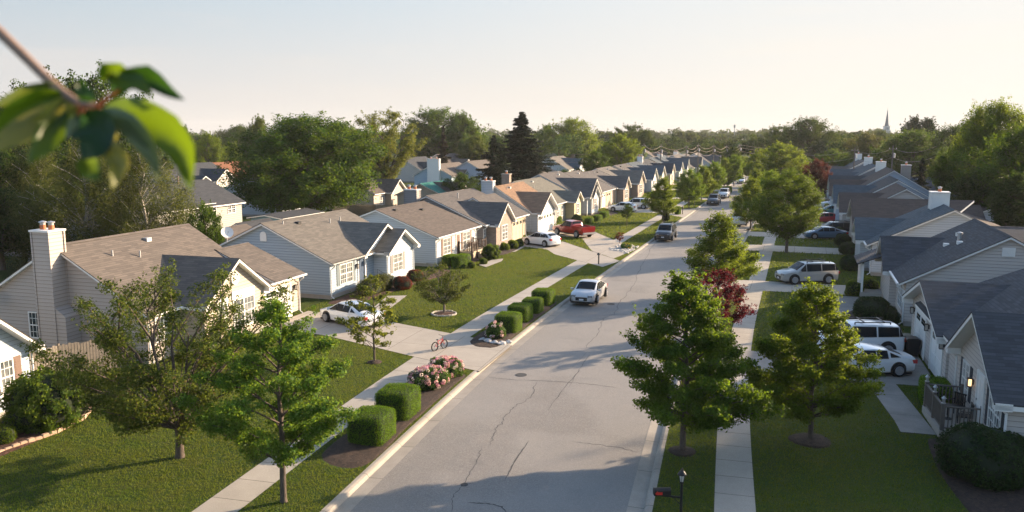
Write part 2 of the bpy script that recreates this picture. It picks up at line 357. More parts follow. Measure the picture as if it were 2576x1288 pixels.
slab('front_walk',PXp((1266,652),(1262,658),(1222,673),(1205,668),(1240,654)),.06,SWM)
slab('front_walk',PXp((1024,744),(960,792),(930,782),(975,745)),.028,SWM)
# planting beds
def bed(name,pts,z=.03,m=MULCH,edge=None):
    ps=[Vector((p[0],p[1],0)) for p in pts]; out=[]
    n=len(ps)
    for i in range(n):                                 # rounded outline
        p0,p1,p2,p3=ps[i-1],ps[i],ps[(i+1)%n],ps[(i+2)%n]
        for k in range(5):
            t=k/5; out.append(.5*((2*p1)+(p2-p0)*t+(2*p0-5*p1+4*p2-p3)*t*t+(3*p1-p0-3*p2+p3)*t**3))
    c=sum(out,Vector())/len(out); k=len(out); P=[(c.x,c.y,z+.05)]; Fc=[]
    for j,(q,zz) in enumerate(((.75,z+.05),(.93,z+.02),(1.,z-.04))):
        for p in out: w=c+(p-c)*q; P.append((w.x,w.y,zz+(noise.noise(w*2.3)*.03 if j<2 else 0)))
    for i in range(k): Fc.append((0,1+i,1+(i+1)%k))
    for j in range(2):
        for i in range(k): Fc.append((1+j*k+i,1+(j+1)*k+i,1+(j+1)*k+(i+1)%k,1+j*k+(i+1)%k))
    NOGRASS.append([(p.x,p.y) for p in out]); b=MB(); b.add(P,Fc); o=b.build(name,m); o['kind']='structure'; return out
bed('planting_bed',SNp((3.6,-.35),(8,-.3),(13.5,-.3),(15.6,-.4),(15.3,-2.4),(9,-2.3),(4.2,-2.35)))
bed('planting_bed',SNp((20.9,-.4),(27,-.3),(34.1,-.4),(34.0,-1.8),(28,-2.2),(21.7,-2.4)))
bed('planting_bed',SNp((29.5,-16.2),(30,-13.9),(37,-13.3),(42.5,-12.8),(45,-13.8),(43,-15.4)),m=MULCHR)
bed('planting_bed',SNp((46,-15),(46.3,-13.6),(51,-13),(52,-14.8)),m=MULCHR)
bed('planting_bed',SNp((54.5,-15),(54.6,-12.3),(58,-11.9),(62,-12.5),(62.8,-14)))
bed('planting_bed',SNp((-2,-17.4),(-2,-14.6),(3.5,-13.9),(6.6,-15.1),(6.4,-17.2)),m=MULCHR)
bed('planting_bed',SNp((97,-14),(97.5,-11),(103,-10.6),(104.5,-13.5)))
bed('planting_bed',SNp((1,23.2),(2.5,20.6),(7,19.9),(11.5,20.1),(12.3,20.6),(12.3,22.2)))
bed('planting_bed',SNp((32,22),(32.4,19.6),(36,18.9),(39.5,20),(40,21.6)))
def stonering(name,label,pts,size,m=STONE,closed=True,seed=1):
    rnd=random.Random(seed); b=MB(); ps=[Vector((p[0],p[1],0)) for p in pts]; L=[]
    for i in range(len(ps)-(0 if closed else 1)):
        a,c=ps[i],ps[(i+1)%len(ps)]; d=(c-a).length; k=max(1,round(d/size))
        for j in range(k): L.append((a+(c-a)*((j+.5)/k),(c-a).normalized(),d/k))
    for p,d,l in L:
        h=rnd.uniform(.75,1.15)*size*.45; w=size*.5*rnd.uniform(.8,1.1); n=Vector((-d.y,d.x,0)); q=[]
        for zz,sc in ((-.02,1.),(h*.7,1.),(h,.78)):
            for a2,c2 in ((-1,-1),(1,-1),(1,1),(-1,1)): q.append(p+d*a2*l*.46*sc+n*c2*w*.5*sc+Vector((0,0,zz)))
        b.add(q,[(0,1,5,4),(1,2,6,5),(2,3,7,6),(3,0,4,7),(4,5,9,8),(5,6,10,9),(6,7,11,10),(7,4,8,11),(8,9,10,11)])
    return tag(b.build(name,m),label,'edging')
_o=[W(s_,n_) for s_,n_ in ((-4,-14.2),(-1,-14.35),(1.5,-14.25),(3.6,-13.85),(5.2,-14.0),(6.3,-14.6),(6.9,-15.5),(6.9,-16.3))]
stonering('brick_edging','curved tan block edging around the shrub bed by the pale blue corner house',_o,.32,plain('tan_block',(.40,.27,.19),.85,var=.3),False)
def circ(c,r,k=22): return [(c[0]+r*math.cos(2*PI*i/k),c[1]+r*math.sin(2*PI*i/k)) for i in range(k)]
def mound(c,r,m=MULCH,z=.035):
    NOGRASS.append(circ(c,r*.97,12))
    b=MB(); P=[(c[0],c[1],z+.10)]; k=20; Fc=[]
    for j,(q,zz) in enumerate(((.5,z+.07),(.85,z+.02),(1.,-.02))):
        for i in range(k):
            a=2*PI*i/k; rr=r*q*(1+.06*math.sin(3*a+c[0])); P.append((c[0]+rr*math.cos(a),c[1]+rr*math.sin(a),zz))
    for i in range(k): Fc.append((0,1+i,1+(i+1)%k))
    for j in range(2):
        for i in range(k): Fc.append((1+j*k+i,1+(j+1)*k+i,1+(j+1)*k+(i+1)%k,1+j*k+(i+1)%k))
    b.add(P,Fc); o=b.build('mulch_ring',m); o['kind']='structure'
# cracks and sealed joints in the asphalt: thin tar strips lying on the road
TAR=plain('crack_tar',(.062,.060,.058),.9); rnd=random.Random(5)
def crack(pts,w,jit=.12,taper=True,sub=7):
    ps=[Vector((*gp(x_,y_,-.115),0)) for x_,y_ in pts]; out=[]
    for i in range(len(ps)-1):
        for k in range(sub): out.append(ps[i].lerp(ps[i+1],k/sub)+Vector((rnd.uniform(-1,1)*jit,rnd.uniform(-1,1)*jit,0)))
    out.append(ps[-1]); P=[];Fc=[];n=len(out)
    for i,p in enumerate(out):
        d=(out[min(i+1,n-1)]-out[max(i-1,0)]).normalized(); q=Vector((-d.y,d.x,0)); ww=w*.62*rnd.uniform(.4,1.2)*(min(1,(n-1-i)/4+.2,i/4+.2) if taper else 1)
        P+=[p+q*ww/2+Vector((0,0,-.110)),p-q*ww/2+Vector((0,0,-.110))]
    for i in range(n-1): Fc.append((2*i,2*i+1,2*i+3,2*i+2))
    return P,Fc
b=MB()
for pts,w,j in [([(1350,958),(1335,1000),(1300,1020),(1275,1042),(1262,1065),(1247,1080),(1235,1120)],.055,.07),([(1212,1125),(1200,1160),(1180,1190),(1165,1218),(1140,1245),(1135,1287)],.05,.06),
      ([(1196,1215),(1170,1219)],.04,.02),([(1330,1110),(1295,1160),(1270,1208)],.10,.015),([(1460,930),(1420,975),(1378,1032)],.06,.03),([(1430,975),(1462,922),(1485,890)],.04,.03),
      ([(1232,950),(1300,956),(1350,957),(1400,960),(1450,963),(1500,968),(1560,977)],.09,.03),([(1440,1110),(1500,1118),(1560,1126),(1605,1138)],.06,.04),([(1175,1264),(1230,1267),(1262,1275),(1275,1290)],.12,.02),
      ([(1700,545),(1670,590),(1640,622),(1620,655),(1605,690),(1590,725),(1560,760),(1545,790),(1520,800),(1500,840),(1470,880)],.06,.12),([(1590,640),(1640,640),(1690,645),(1730,648)],.07,.06),
      ([(1500,795),(1560,790),(1630,800),(1700,812)],.06,.08),([(1530,705),(1600,708),(1680,716)],.06,.08),([(1655,600),(1700,601),(1745,604)],.07,.08),([(1700,556),(1740,556),(1770,558)],.08,.08),([(1750,520),(1790,521)],.08,.05),([(1480,880),(1440,925)],.03,.05)]:
    P,Fc=crack(pts,w,j); b.add(P,Fc)
structure('road_tar',b,TAR)
def disc(name,label,px,py,r,m=IRON):
    c=gp(px,py,-.11); b=MB(); b.lathe([(r,0),(r,.012),(r*.9,.016),(r*.9,.010),(r*.2,.012)],(0,0,0),20); o=b.build(name,m); o.location=(c[0],c[1],-.115); return tag(o,label,'cover')
disc('manhole_cover','round iron manhole cover in the asphalt across from the hydrangeas',1311,943,.30)
disc('valve_cover','small round valve cover at the fork of a road crack',1168,1219,.13,TAR)
disc('manhole_cover','pale manhole cover in the road in front of the parked silver sedan',1537,765,.28)

# ------------------------------------------------------------------ houses
class House:
    def __init__(h,name,label,s0,n0,side,L,Wd,he,rz_,wall,roof,ov=.38,rk=.28,front=None,z0=.32,back=True,cat='house',group=None,head=None,loc=None,stories=None):
        h.sg=1 if side<0 else -1; h.L,h.Wd,h.he,h.rz,h.ov,h.rk=L,Wd,he,rz_,ov,rk; h.wall,h.roof=wall,roof
        hh=hd(s0+L/2) if head is None else head
        O_=W(s0,n0) if loc is None else Vector((loc[0],loc[1],0)); _a=Vector((math.sin(hh),math.cos(hh),0)); _b=Vector((math.cos(hh),-math.sin(hh),0))*side
        NOGRASS.append([tuple((O_+_a*u+_b*v)[:2]) for u,v in ((-.1,-.1),(L+.1,-.1),(L+.1,Wd),(-.1,Wd))])
        h.root=thing(name,label,cat,(W(s0,n0) if loc is None else (loc[0],loc[1],0)),PI/2-hh,group)
        h.P=lambda a,b_,z: (a,b_*h.sg,z); h.k=(rz_-he)/(Wd/2); h.front=front
        b=h.mb(); b.box(.04,L-.04,.04,Wd-.04,-.1,z0+.05); b.build('foundation',FOUND,h.root)
        b=h.mb(); pr=[(0,z0),(0,he),(Wd/2,rz_),(Wd,he),(Wd,z0)]
        b.prism([(0,y_,z_) for y_,z_ in pr],(L,0,0)); b.build('wall',wall,h.root)
        h.vroof(-rk,L+rk,0,Wd,he,rz_,ov)
    def mb(h): return MB(h.P)
    def vroof(h,a0,a1,b0,b1,he,rz_,ov,axis=0,bm=None,be=None,name='roof',kk=None,roofm=None,th=.17):
        k=(rz_-he)/((b1-b0)/2); m=(b0+b1)/2; ze=he-ov*k; dl=math.hypot((b1-b0)/2+ov,rz_-ze)
        roofm=roofm or h.roof
        if axis==0:                                    # ridge along the street
            def sec(z): return [(b0-ov,ze+z),(m,rz_+z),(b1+ov,ze+z)]
            b=h.mb(); o=sec(th); i_=sec(th-.045)
            for (p,q,r_,t_) in ((o[0],o[1],i_[0],i_[1]),(o[2],o[1],i_[2],i_[1])):
                b.add([(a0-.02,*p),(a1+.02,*p),(a1+.02,*q),(a0-.02,*q)],[(0,1,2,3)],[[(a0,0),(a1,0),(a1,dl),(a0,dl)]])
                b.add([(a0-.02,*p),(a1+.02,*p),(a1+.02,*r_),(a0-.02,*r_)],[(0,1,2,3)]); 
                for aa in (a0-.02,a1+.02): b.add([(aa,*p),(aa,*q),(aa,*t_),(aa,*r_)],[(0,1,2,3)])
            b.build(name,roofm,h.root,fix=False)
            # ridge cap
            b=h.mb(); b.add([(a0-.02,m-.16,rz_+th-.16*k+.02),(a1+.02,m-.16,rz_+th-.16*k+.02),(a1+.02,m,rz_+th+.028),(a0-.02,m,rz_+th+.028),(a1+.02,m+.16,rz_+th-.16*k+.02),(a0-.02,m+.16,rz_+th-.16*k+.02)],[(0,1,2,3),(3,2,4,5)],[[(a0,0),(a1,0),(a1,.16),(a0,.16)],[(a0,.17),(a1,.17),(a1,.33),(a0,.33)]])
            b.build('ridge_cap',roofm,h.root,fix=False)
            b=h.mb(); o=sec(th-.047); i_=sec(0); b.prism([(a0,*o[0]),(a0,*o[1]),(a0,*o[2]),(a0,*i_[2]),(a0,*i_[1]),(a0,*i_[0])],(a1-a0,0,0)); b.build('fascia',WHITE,h.root)
        else:                                          # ridge across the street line (front gables): a0..a1 is the width, b0 the front edge
            k=(rz_-he)/((a1-a0)/2); m=(a0+a1)/2; ze=he-ov*k; dl=math.hypot((a1-a0)/2+ov,rz_-ze); f=b0
            rb=bm if bm is not None else (rz_-h.he)/h.k+.15; eb=be if be is not None else (ze-h.he)/h.k+.15
            b=h.mb(); b2=h.mb()
            for sgn in (-1,1):
                e=m+sgn*((a1-a0)/2+ov); z=th+.02
                b.add([(e,f-.02,ze+z),(m,f-.02,rz_+z),(m,rb,rz_+z),(e,eb,ze+z)],[(0,1,2,3)],[[(f,0),(f,dl),(rb,dl),(eb,0)]])
                b.add([(e,f-.02,ze+z),(m,f-.02,rz_+z),(m,f-.02,rz_+z-.045),(e,f-.02,ze+z-.045)],[(0,1,2,3)])
                b.add([(e,f-.02,ze+z),(e,eb,ze+z),(e,eb,ze+z-.045),(e,f-.02,ze+z-.045)],[(0,1,2,3)])
                z-=.047
                q=[(e,f,ze+z),(m,f,rz_+z),(m,rb,rz_+z),(e,eb,ze+z)]; q2=[(x_,y_,z_-.17) for x_,y_,z_ in q]
                b2.add(q+q2,[(0,1,2,3),(4,5,6,7),(0,1,5,4),(0,3,7,4),(3,2,6,7)])
            b.build(name,roofm,h.root,fix=False); b2.build('fascia',WHITE,h.root,fix=False)
    def wing(h,a0,a1,proj,he=None,rz_=4.8,wall=None,ov=.35,fo=.4,deep=.6,roofm=None,bm=None,be=None,z0=.3,recess=None):
        he=he or h.he; m=(a0+a1)/2; w=wall or h.front or h.wall
        b=h.mb()
        if recess is None: b.prism([(a0,-proj,z0),(a0,-proj,he),(m,-proj,rz_),(a1,-proj,he),(a1,-proj,z0)],(0,proj+deep,0))
        else: b.prism([(a0,-proj,recess),(a0,-proj,he),(m,-proj,rz_),(a1,-proj,he),(a1,-proj,recess)],(0,proj+deep,0))
        b.build('gable_wall',w,h.root)
        if recess is None: b=h.mb(); b.box(a0+.03,a1-.03,-proj+.03,deep,-.1,z0+.03); b.build('foundation',FOUND,h.root)
        h.vroof(a0,a1,-proj-fo,0,he,rz_,ov,axis=1,roofm=roofm,bm=bm,be=be)
        # deep soffit return blocks at the gable feet
        for e,sg in ((a0,-1),(a1,1)): b=h.mb(); b.box(min(e,e+sg*ov),max(e,e+sg*ov),-proj-fo+.02,-proj+.02,he-.30,he-.03); b.build('eave_return',WHITE,h.root)
    def lower(h,a0,a1,b0,b1,he,rz_,wall=None,z0=.3,rk=.28,ov=.35):   # lower parallel section
        b=h.mb(); m=(b0+b1)/2; pr=[(b0,z0),(b0,he),(m,rz_),(b1,he),(b1,z0)]
        b.prism([(a0,y_,z_) for y_,z_ in pr],(a1-a0,0,0)); b.build('wall',wall or h.wall,h.root)
        h.vroof(a0,a1+rk,b0,b1,he,rz_,ov)
    def window(h,a,z,w,hh,pb=0.,face='f',shut=None,double=True,grid=3,pane=None,name='window',parent=None,header=0.):
        """a = near side along the wall; face f: front wall at b=pb; e: gable end at a=pb"""
        pane=pane or PANE
        def Q(u,d,zz): return h.P(u,pb-d,zz) if face=='f' else h.P(pb-d,u,zz)
        fr=MB(Q); t=.07; fr.box(a,a+w,.0,.05,z,z+t); fr.box(a,a+w,0,.05,z+hh-t,z+hh); fr.box(a,a+t,0,.049,z,z+hh); fr.box(a+w-t,a+w,0,.049,z,z+hh)
        k=2 if double else 1
        for i in range(1,k): fr.box(a+w*i/k-.05,a+w*i/k+.05,0,.048,z+t,z+hh-t)
        fr.box(a+t,a+w-t,0,.045,z+hh*.5-.03,z+hh*.5+.03)
        for i in range(k):
            x0=a+w*i/k; ww=w/k
            for j in range(1,grid): fr.box(x0+ww*j/grid-.012,x0+ww*j/grid+.012,.006,.034,z+t,z+hh-t)
        for j in (.25,.75): fr.box(a+t,a+w-t,.006,.033,z+hh*j-.012,z+hh*j+.012)
        if header: fr.box(a-.06,a+w+.06,0,.055,z+hh+.003,z+hh+header)
        f=fr.build(name,WHITE,parent or h.root)
        p=MB(Q); p.box(a+.02,a+w-.02,-.02,.015,z+.02,z+hh-.02); p.build('pane',pane,f)
        if shut:
            for x0 in (a-.40,a+w+.05):
                s_=MB(Q); s_.box(x0,x0+.35,.0,.035,z,z+hh)
                for j in range(int(hh/.11)-1): s_.box(x0+.05,x0+.30,.036,.046,z+.08+j*.11,z+.13+j*.11)
                s_.build('shutter',shut,h.root)
        return f
    def garage(h,a,w,pb=0.,hh=2.15,m=None,z=.06,lites=True,frame=None):
        def Q(u,d,zz): return h.P(u,pb-d,zz)
        f=MB(Q); f.box(a-.16,a-.002,0,.05,z,z+hh+.16); f.box(a+w+.002,a+w+.16,0,.05,z,z+hh+.16); f.box(a-.002,a+w+.002,0,.05,z+hh+.002,z+hh+.16); f.build('door_frame',frame or WHITE,h.root)
        d=MB(Q); rows=4; cols=max(2,round(w/1.2)); d.box(a,a+w,-.05,.010,z,z+hh)
        for r_ in range(rows-(1 if lites else 0)):
            for c_ in range(cols): d.box(a+w*c_/cols+.09,a+w*(c_+1)/cols-.09,.011,.026,z+hh*r_/rows+.08,z+hh*(r_+1)/rows-.07)
        d.add([(a,.012,z+hh*i/rows) for i in ()],[]); dr=d.build('garage_door',m or WHITE,h.root)
        if lites:
            l=MB(Q)
            for c_ in range(cols):
                x0,x1=a+w*c_/cols+.2,a+w*(c_+1)/cols-.2
                for i in range(3):
                    for j in range(2):
                        l.box(x0+(x1-x0)*i/3+.015,x0+(x1-x0)*(i+1)/3-.015,.0,.022,z+hh*(.80+.08*j)+.01,z+hh*(.88+.08*j)-.01)
            l.build('pane',PANED,dr)
    def door(h,a,w=.95,pb=0.,z=.35,hh=2.05,m=None):
        def Q(u,d,zz): return h.P(u,pb-d,zz)
        f=MB(Q); f.box(a-.12,a,0,.05,z,z+hh+.12); f.box(a+w,a+w+.12,0,.05,z,z+hh+.12); f.box(a,a+w,0,.05,z+hh,z+hh+.12); f.build('door_frame',WHITE,h.root)
        d=MB(Q); d.box(a,a+w,-.04,.02,z,z+hh)
        for x0,x1 in ((.12,.45),(.55,.88)):
            for y0,y1 in ((.06,.42),(.5,.92)): d.box(a+w*x0,a+w*x1,.021,.032,z+hh*y0,z+hh*y1)
        dd=d.build('door',m or WHITE,h.root); k=MB(Q); k.box(a+w*.9,a+w*.96,.021,.07,z+.95,z+1.02); k.build('handle',METAL,dd)
    def gutter(h,a0,a1,pb,he=None,down=(0,),k=None,ov=None):
        he=he or h.he; ov=h.ov if ov is None else ov; k=h.k if k is None else k; z=he-ov*k+.06; f=pb-ov
        b=h.mb(); b.box(a0,a1,f-.13,f-.004,z-.01,z+.10); b.build('gutter',GUT,h.root)
        for a in down:
            b=h.mb(); b.tube([(a,f-.06,z),(a,f-.06,z-.15),(a,pb-.07,z-.42),(a,pb-.07,.25),(a,pb-.28,.08)],.045,6); b.build('downspout',GUT,h.root)
    def vent(h,b_,z,w=.45,hh=.6,a=0.,kind='rect',face='e',m=None):
        def Q(u,d,zz): return h.P(a-d,u,zz) if face=='e' else h.P(u,a-d,zz)
        v=MB(Q)
        if kind=='round':
            r=w/2; v.lathe([(r,.0),(r,.07),(r*.84,.07),(r*.84,.03),(.01,.03)],(b_,0,z),20,axis='y')
            for i in range(-4,5):
                c_=math.sqrt(max(0,(r*.82)**2-(i*r*.18)**2)); v.box(b_-c_,b_+c_,.031,.055,z+i*r*.18-.012,z+i*r*.18+.012)
        elif kind=='arch':
            pts=[(b_-w/2,0,z)]+[(b_-w/2*math.cos(t),0,z+hh*.6+w/2*math.sin(t)) for t in [PI*i/10 for i in range(11)]]+[(b_+w/2,0,z)]
            v.prism(pts,(0,.06,0))
        else:
            v.box(b_-w/2,b_+w/2,0,.04,z,z+hh)
            for i in range(6): v.box(b_-w/2+.05,b_+w/2-.05,.041,.06,z+.06+i*hh/6.8,z+.09+i*hh/6.8)
        v.build('gable_vent',m or WHITE,h.root)
    def chimney(h,a0,a1,b0,b1,top,m,z0=0.,shoulder=None,caps=2,brick=False):
        c=h.mb(); c.box(a0,a1,b0,b1,z0,top)
        if shoulder:
            w,zs=shoulder; c.box(a0+.02,a1-.02,b0-w,b0,z0,zs); c.prism([(a0+.02,b0,zs),(a0+.02,b0-w,zs),(a0+.02,b0,zs+.45)],(a1-a0-.04,0,0))
        ch=c.build('chimney',m,h.root)
        if not brick:
            for bb in (b0,b1):
                for aa in (a0,a1): c=h.mb(); c.box(aa-.05,aa+.05,bb-.05,bb+.05,z0+.3,top+.004); c.build('corner_board',m,ch)
        c=h.mb(); t=.06
        for bb in (b0,b1):
            for aa in (a0,a1): c.box(aa-t,aa+t,bb-t,bb+t,z0+.3,top+.004) if False else None
        c.box(a0-.09,a1+.09,b0-.09,b1+.09,top+.006,top+.10); c.build('chimney_cap',WHITE if not brick else CONC,ch)
        for i in range(caps):
            bb=b0+(b1-b0)*(i+.5)/caps; aa=(a0+a1)/2; f=MB(lambda x_,y_,z_:h.P(aa+x_,bb+y_,top+.1+z_)); f.lathe([(.15,0),(.15,.24)],k=12); fl=f.build('flue',TERRA,ch)
            f=MB(lambda x_,y_,z_:h.P(aa+x_,bb+y_,top+.34+z_)); f.lathe([(.14,0),(.14,.12),(.21,.13),(.21,.16),(.02,.22)],k=12); f.build('flue_cap',METAL,ch)
    def slope(h,a,b_): return h.he+min(b_,h.Wd-b_)*h.k+.17
    def pipe(h,a,b_,hh=.55,r=.06,m=None,cap=True):
        z=h.slope(a,b_)-.1; f=MB(lambda x_,y_,z_:h.P(a+x_,b_+y_,z+z_)); f.lathe([(r,0),(r,hh)]+([(r*1.5,hh),(r*1.5,hh+.1),(.01,hh+.16)] if cap else []),k=10); f.build('vent_pipe',m or METAL,h.root)
    def boxvent(h,a,b_,m=None):
        z=h.slope(a,b_); f=h.mb(); f.box(a-.2,a+.2,b_-.16,b_+.16,z-.1,z+.14); f.build('roof_vent',m or METAL,h.root)
    def lantern(h,a,z,pb=0.,lit=False):
        def Q(u,d,zz): return h.P(u,pb-d,zz)
        f=MB(Q); f.box(a-.05,a+.05,0,.04,z-.1,z+.12); f.box(a-.02,a+.02,.041,.12,z+.06,z+.09); f.box(a-.09,a+.09,.06,.24,z+.13,z+.17); f.box(a-.09,a+.09,.06,.24,z-.20,z-.17)
        for x_ in (-.08,.08):
            for y_ in (.07,.23): f.box(a+x_-.01,a+x_+.01,y_-.01,y_+.01,z-.18,z+.14)
        l=f.build('wall_lantern',BLACK,h.root); f=MB(Q); f.box(a-.06,a+.06,.09,.21,z-.16,z+.12); f.build('lamp_glass',LIT if lit else FROST,l)
    def dish(h,a,b_,z,face='roof'):
        pass
LIT=emit('lit_bulb',(1.,.62,.30),.7); FROST=plain('frosted_glass',(.5,.47,.42),.4)
SH=plain('shutter_grey',(.22,.21,.20),.6); SHB=plain('shutter_brown',(.17,.11,.085),.6); SHD=plain('shutter_navy',(.02,.03,.045),.6); SHT=plain('shutter_slate',(.14,.18,.20),.6)
NAVY=plain('navy_paint',(.035,.07,.13),.5); TAND=plain('tan_garage_paint',(.42,.35,.25),.6)
sBEIGE=siding('beige_siding',(.44,.38,.335)); sCREAM=siding('cream_and_lit_beige_siding',(.46,.395,.32)); sBLUE=siding('shaded_pale_blue_siding',(.33,.40,.46)); sBLUEF=siding('ice_and_sunlit_blue_siding',(.48,.54,.59)); sWHITE=siding('white_siding',(.50,.53,.55)); sGREY=siding('taupe_grey_siding',(.27,.25,.24))
sTAUPE=siding('taupe_siding',(.40,.355,.31)); sYEL=siding('yellow_siding',(.52,.42,.24)); sPINK=siding('rosy_beige_siding',(.52,.47,.43)); sLB=siding('light_blue_siding',(.42,.47,.54)); sCBLUE=siding('slate_blue_siding',(.17,.30,.38)); sWARM=siding('warm_white_siding',(.50,.47,.43)); sTAN=siding('tan_siding',(.38,.31,.22))
BRT=brickm('tan_brick',(.26,.195,.155),(.38,.30,.25),(.32,.28,.25)); BRB=brickm('brown_brick',(.30,.2,.15),(.4,.3,.23),(.38,.33,.3))
rTAN=shingle('tan_shingles',(.134,.116,.102)); rGREY=shingle('grey_tan_shingles',(.150,.138,.122)); rBRN=shingle('brown_grey_shingles',(.118,.100,.088)); rTAUPE=shingle('taupe_shingles',(.112,.104,.100)); rORA=shingle('orange_tan_shingles',(.235,.150,.098)); rOLV=shingle('olive_grey_shingles',(.150,.145,.122)); rSLA=shingle('slate_black_shingles',(.060,.066,.074),.5,(1,1,1.05)); rBLU=shingle('blue_slate_shingles',(.076,.096,.110),.45,(1,1.02,1.05)); rDBR=shingle('dark_brown_shingles',(.085,.068,.062),.4); rRED=shingle('rust_shingles',(.20,.095,.055)); rCHA=shingle('charcoal_shingles',(.055,.06,.068)); rGRN=shingle('green_shingles',(.03,.16,.14),.2)
HOUSES={}
# --- west row
h=HOUSES['H1']=House('house','beige house with a tall sided chimney, tan roof and round gable vent',12.8,-17.0,-1,10.5,11.0,2.75,6.0,sBEIGE,rTAN,front=sCREAM)  # front cream is the beige siding with sunlight painted into its tone
h.wing(2.7,8.5,1.5,rz_=4.75,wall=sCREAM); h.lower(9.9,13.2,-1.1,6.9,2.75,4.5,wall=sCREAM)
h.window(3.9,.85,.9,1.6,-1.5,double=False,header=.35); h.window(5.3,.75,2.1,1.75,-1.5,header=.5); h.vent(5.6,3.75,.75,kind='round',a=-1.5,face='f')
h.garage(9.1,2.9,-1.1,m=WHITE); h.lantern(12.6,1.95,-1.1); h.gutter(8.5,13.5,-1.1,down=(13.1,),k=.475,ov=.35); h.gutter(-.3,2.6,0,down=(.05,)); h.window(.6,1.0,1.3,1.4,0)
h.chimney(-1.0,-.003,4.9,6.0,6.95,sBEIGE,shoulder=(.65,2.5)); h.window(7.0,.9,.75,1.5,0.,'e',double=False,pane=PANED)
h=HOUSES['H2']=House('house','pale blue house with paired front gables, grey roof and navy front door',29.9,-16.4,-1,11.6,11.2,2.75,5.3,sBLUE,rGREY,front=sBLUEF)  # one siding in two tones: front lightened for sun, end darkened for shade
h.wing(4.7,11.6,.06,rz_=4.65,wall=sBLUEF,recess=2.45,ov=.35,fo=.45); h.wing(6.6,11.4,1.15,rz_=4.15,wall=sBLUEF,ov=.4,fo=.5)
h.window(1.3,.85,1.9,1.55,0,shut=SHT); h.door(4.1,.9,0,m=NAVY); h.window(7.6,.85,1.75,1.5,-1.15,shut=SH); h.vent(5.6,4.1,.55,.75,kind='arch'); h.gutter(-.3,4.7,0,down=(.02,)); h.gutter(-.3,4.7,0,down=(),)
b=h.mb(); b.box(4.95,5.1,-.12,.03,.3,2.5); b.build('porch_post',WHITE,h.root); b=h.mb(); b.tube([(11.35,-1.62,2.55),(11.35,-1.22,2.3),(11.35,-1.22,.2)],.045,6); b.build('downspout',GUT,h.root); b=h.mb(); b.tube([(6.65,-1.6,2.55),(6.65,-1.22,2.3),(6.65,-1.22,.2)],.045,6); b.build('downspout',GUT,h.root)
b=h.mb()
for i in range(3): b.box(5.1,6.5,-.4-.32*(i+1),-.4-.32*i,-.02,.48-.16*i)
b.box(3.6,6.6,-.4,-.002,-.02,.30); b.build('step',CONC,h.root); b=h.mb(); b.tube([(6.3,-1.4,0),(6.3,-1.4,.85),(6.3,-.45,1.3),(6.3,-.45,.3)],.02,6); b.build('handrail',BLACK,h.root)
h.lantern(3.75,1.95,0); b=h.mb(); b.box(4.3,4.36,-.04,-.03,1.1,1.3); 
h=HOUSES['H3']=House('house','white sided house with a plain brown roof and brown shutters beside its small front deck',45.8,-15.3,-1,9.9,11.9,2.75,4.95,sWHITE,rBRN,front=sWHITE)
h.window(1.6,.85,1.7,1.55,0,shut=SHB); h.door(4.7,.8,0,m=SHB); h.window(6.3,.85,1.85,1.6,0,shut=SHB); h.gutter(-.3,10.2,0,down=(.03,9.8)); h.boxvent(2.2,5.2,BLACK); h.boxvent(6.4,4.4,BLACK)
b=h.mb(); b.box(-.02,-.005,1,8,.30,.33); b.build('sill_trim',WHITE,h.root)
h=HOUSES['H4']=House('house','taupe house with tan brick front gable, grey sided chimney and tan garage door',56.8,-15.0,-1,12.7,12.6,2.75,5.45,sGREY,rTAUPE,front=BRT)
h.wing(1.0,6.1,1.1,rz_=4.65,wall=BRT); h.lower(6.0,12.7,-.4,7.5,2.75,4.9,wall=sTAN); h.garage(6.9,4.6,-.4,m=TAND,frame=sTAN); h.window(2.7,.8,1.7,1.65,-1.1,shut=SH); h.window(.05,.8,.7,1.5,0,double=False,grid=2)
h.vent(6.3,4.25,.5,.65); h.chimney(-.9,-.003,7.1,8.5,6.2,sGREY); h.pipe(5,4.9,.55); h.gutter(6,12.9,-.4,down=(12.6,),k=.54,ov=.35); h.gutter(-.3,.9,0,down=(.02,)); h.lantern(12.1,2.0,-.4); h.vent(3.55,3.6,.28,.6,a=-1.1,face='f')
h=HOUSES['H5']=House('house','white house with orange tan roof, white chimney and wide white garage door under its gable',71.8,-14.7,-1,10.2,9.0,2.75,5.6,sWHITE,rORA,front=sWHITE)
h.wing(.05,6.9,.9,rz_=4.75,wall=sWHITE,ov=.4,fo=.6); h.garage(1.1,4.7,-.9); h.chimney(-.8,-.003,4.6,6.0,6.35,sWHITE); h.window(7.9,.9,1.2,1.4,0); h.vent(3.5,3.7,.32,.6,a=-.9,face='f'); h.gutter(7.2,10.4,0,down=(10.1,)); h.lantern(.55,2.0,-.9); h.lantern(6.35,2.0,-.9)
h=HOUSES['H6']=House('house','taupe house with olive roof, brick chimney and small yellow bay gable',84.0,-15.3,-1,12.0,11.6,2.75,5.5,sTAUPE,rOLV,front=sYEL)
h.wing(5.4,9.0,1.3,rz_=3.9,wall=sYEL); h.window(6.4,.8,1.6,1.5,-1.3); h.window(1.0,.8,1.1,1.5,0,grid=2); h.window(3.2,.8,1.1,1.5,0,grid=2); h.chimney(-.8,-.003,6.2,7.3,6.6,BRB,caps=1,brick=True); h.gutter(-.3,5.1,0,down=(.02,)); h.window(10,.8,1.2,1.4,0)
h=HOUSES['H7']=House('house','white house with a tall double front gable beyond the red pickup',96.6,-15.0,-1,11.2,13.0,2.8,5.9,sWHITE,rTAUPE,front=sWHITE)
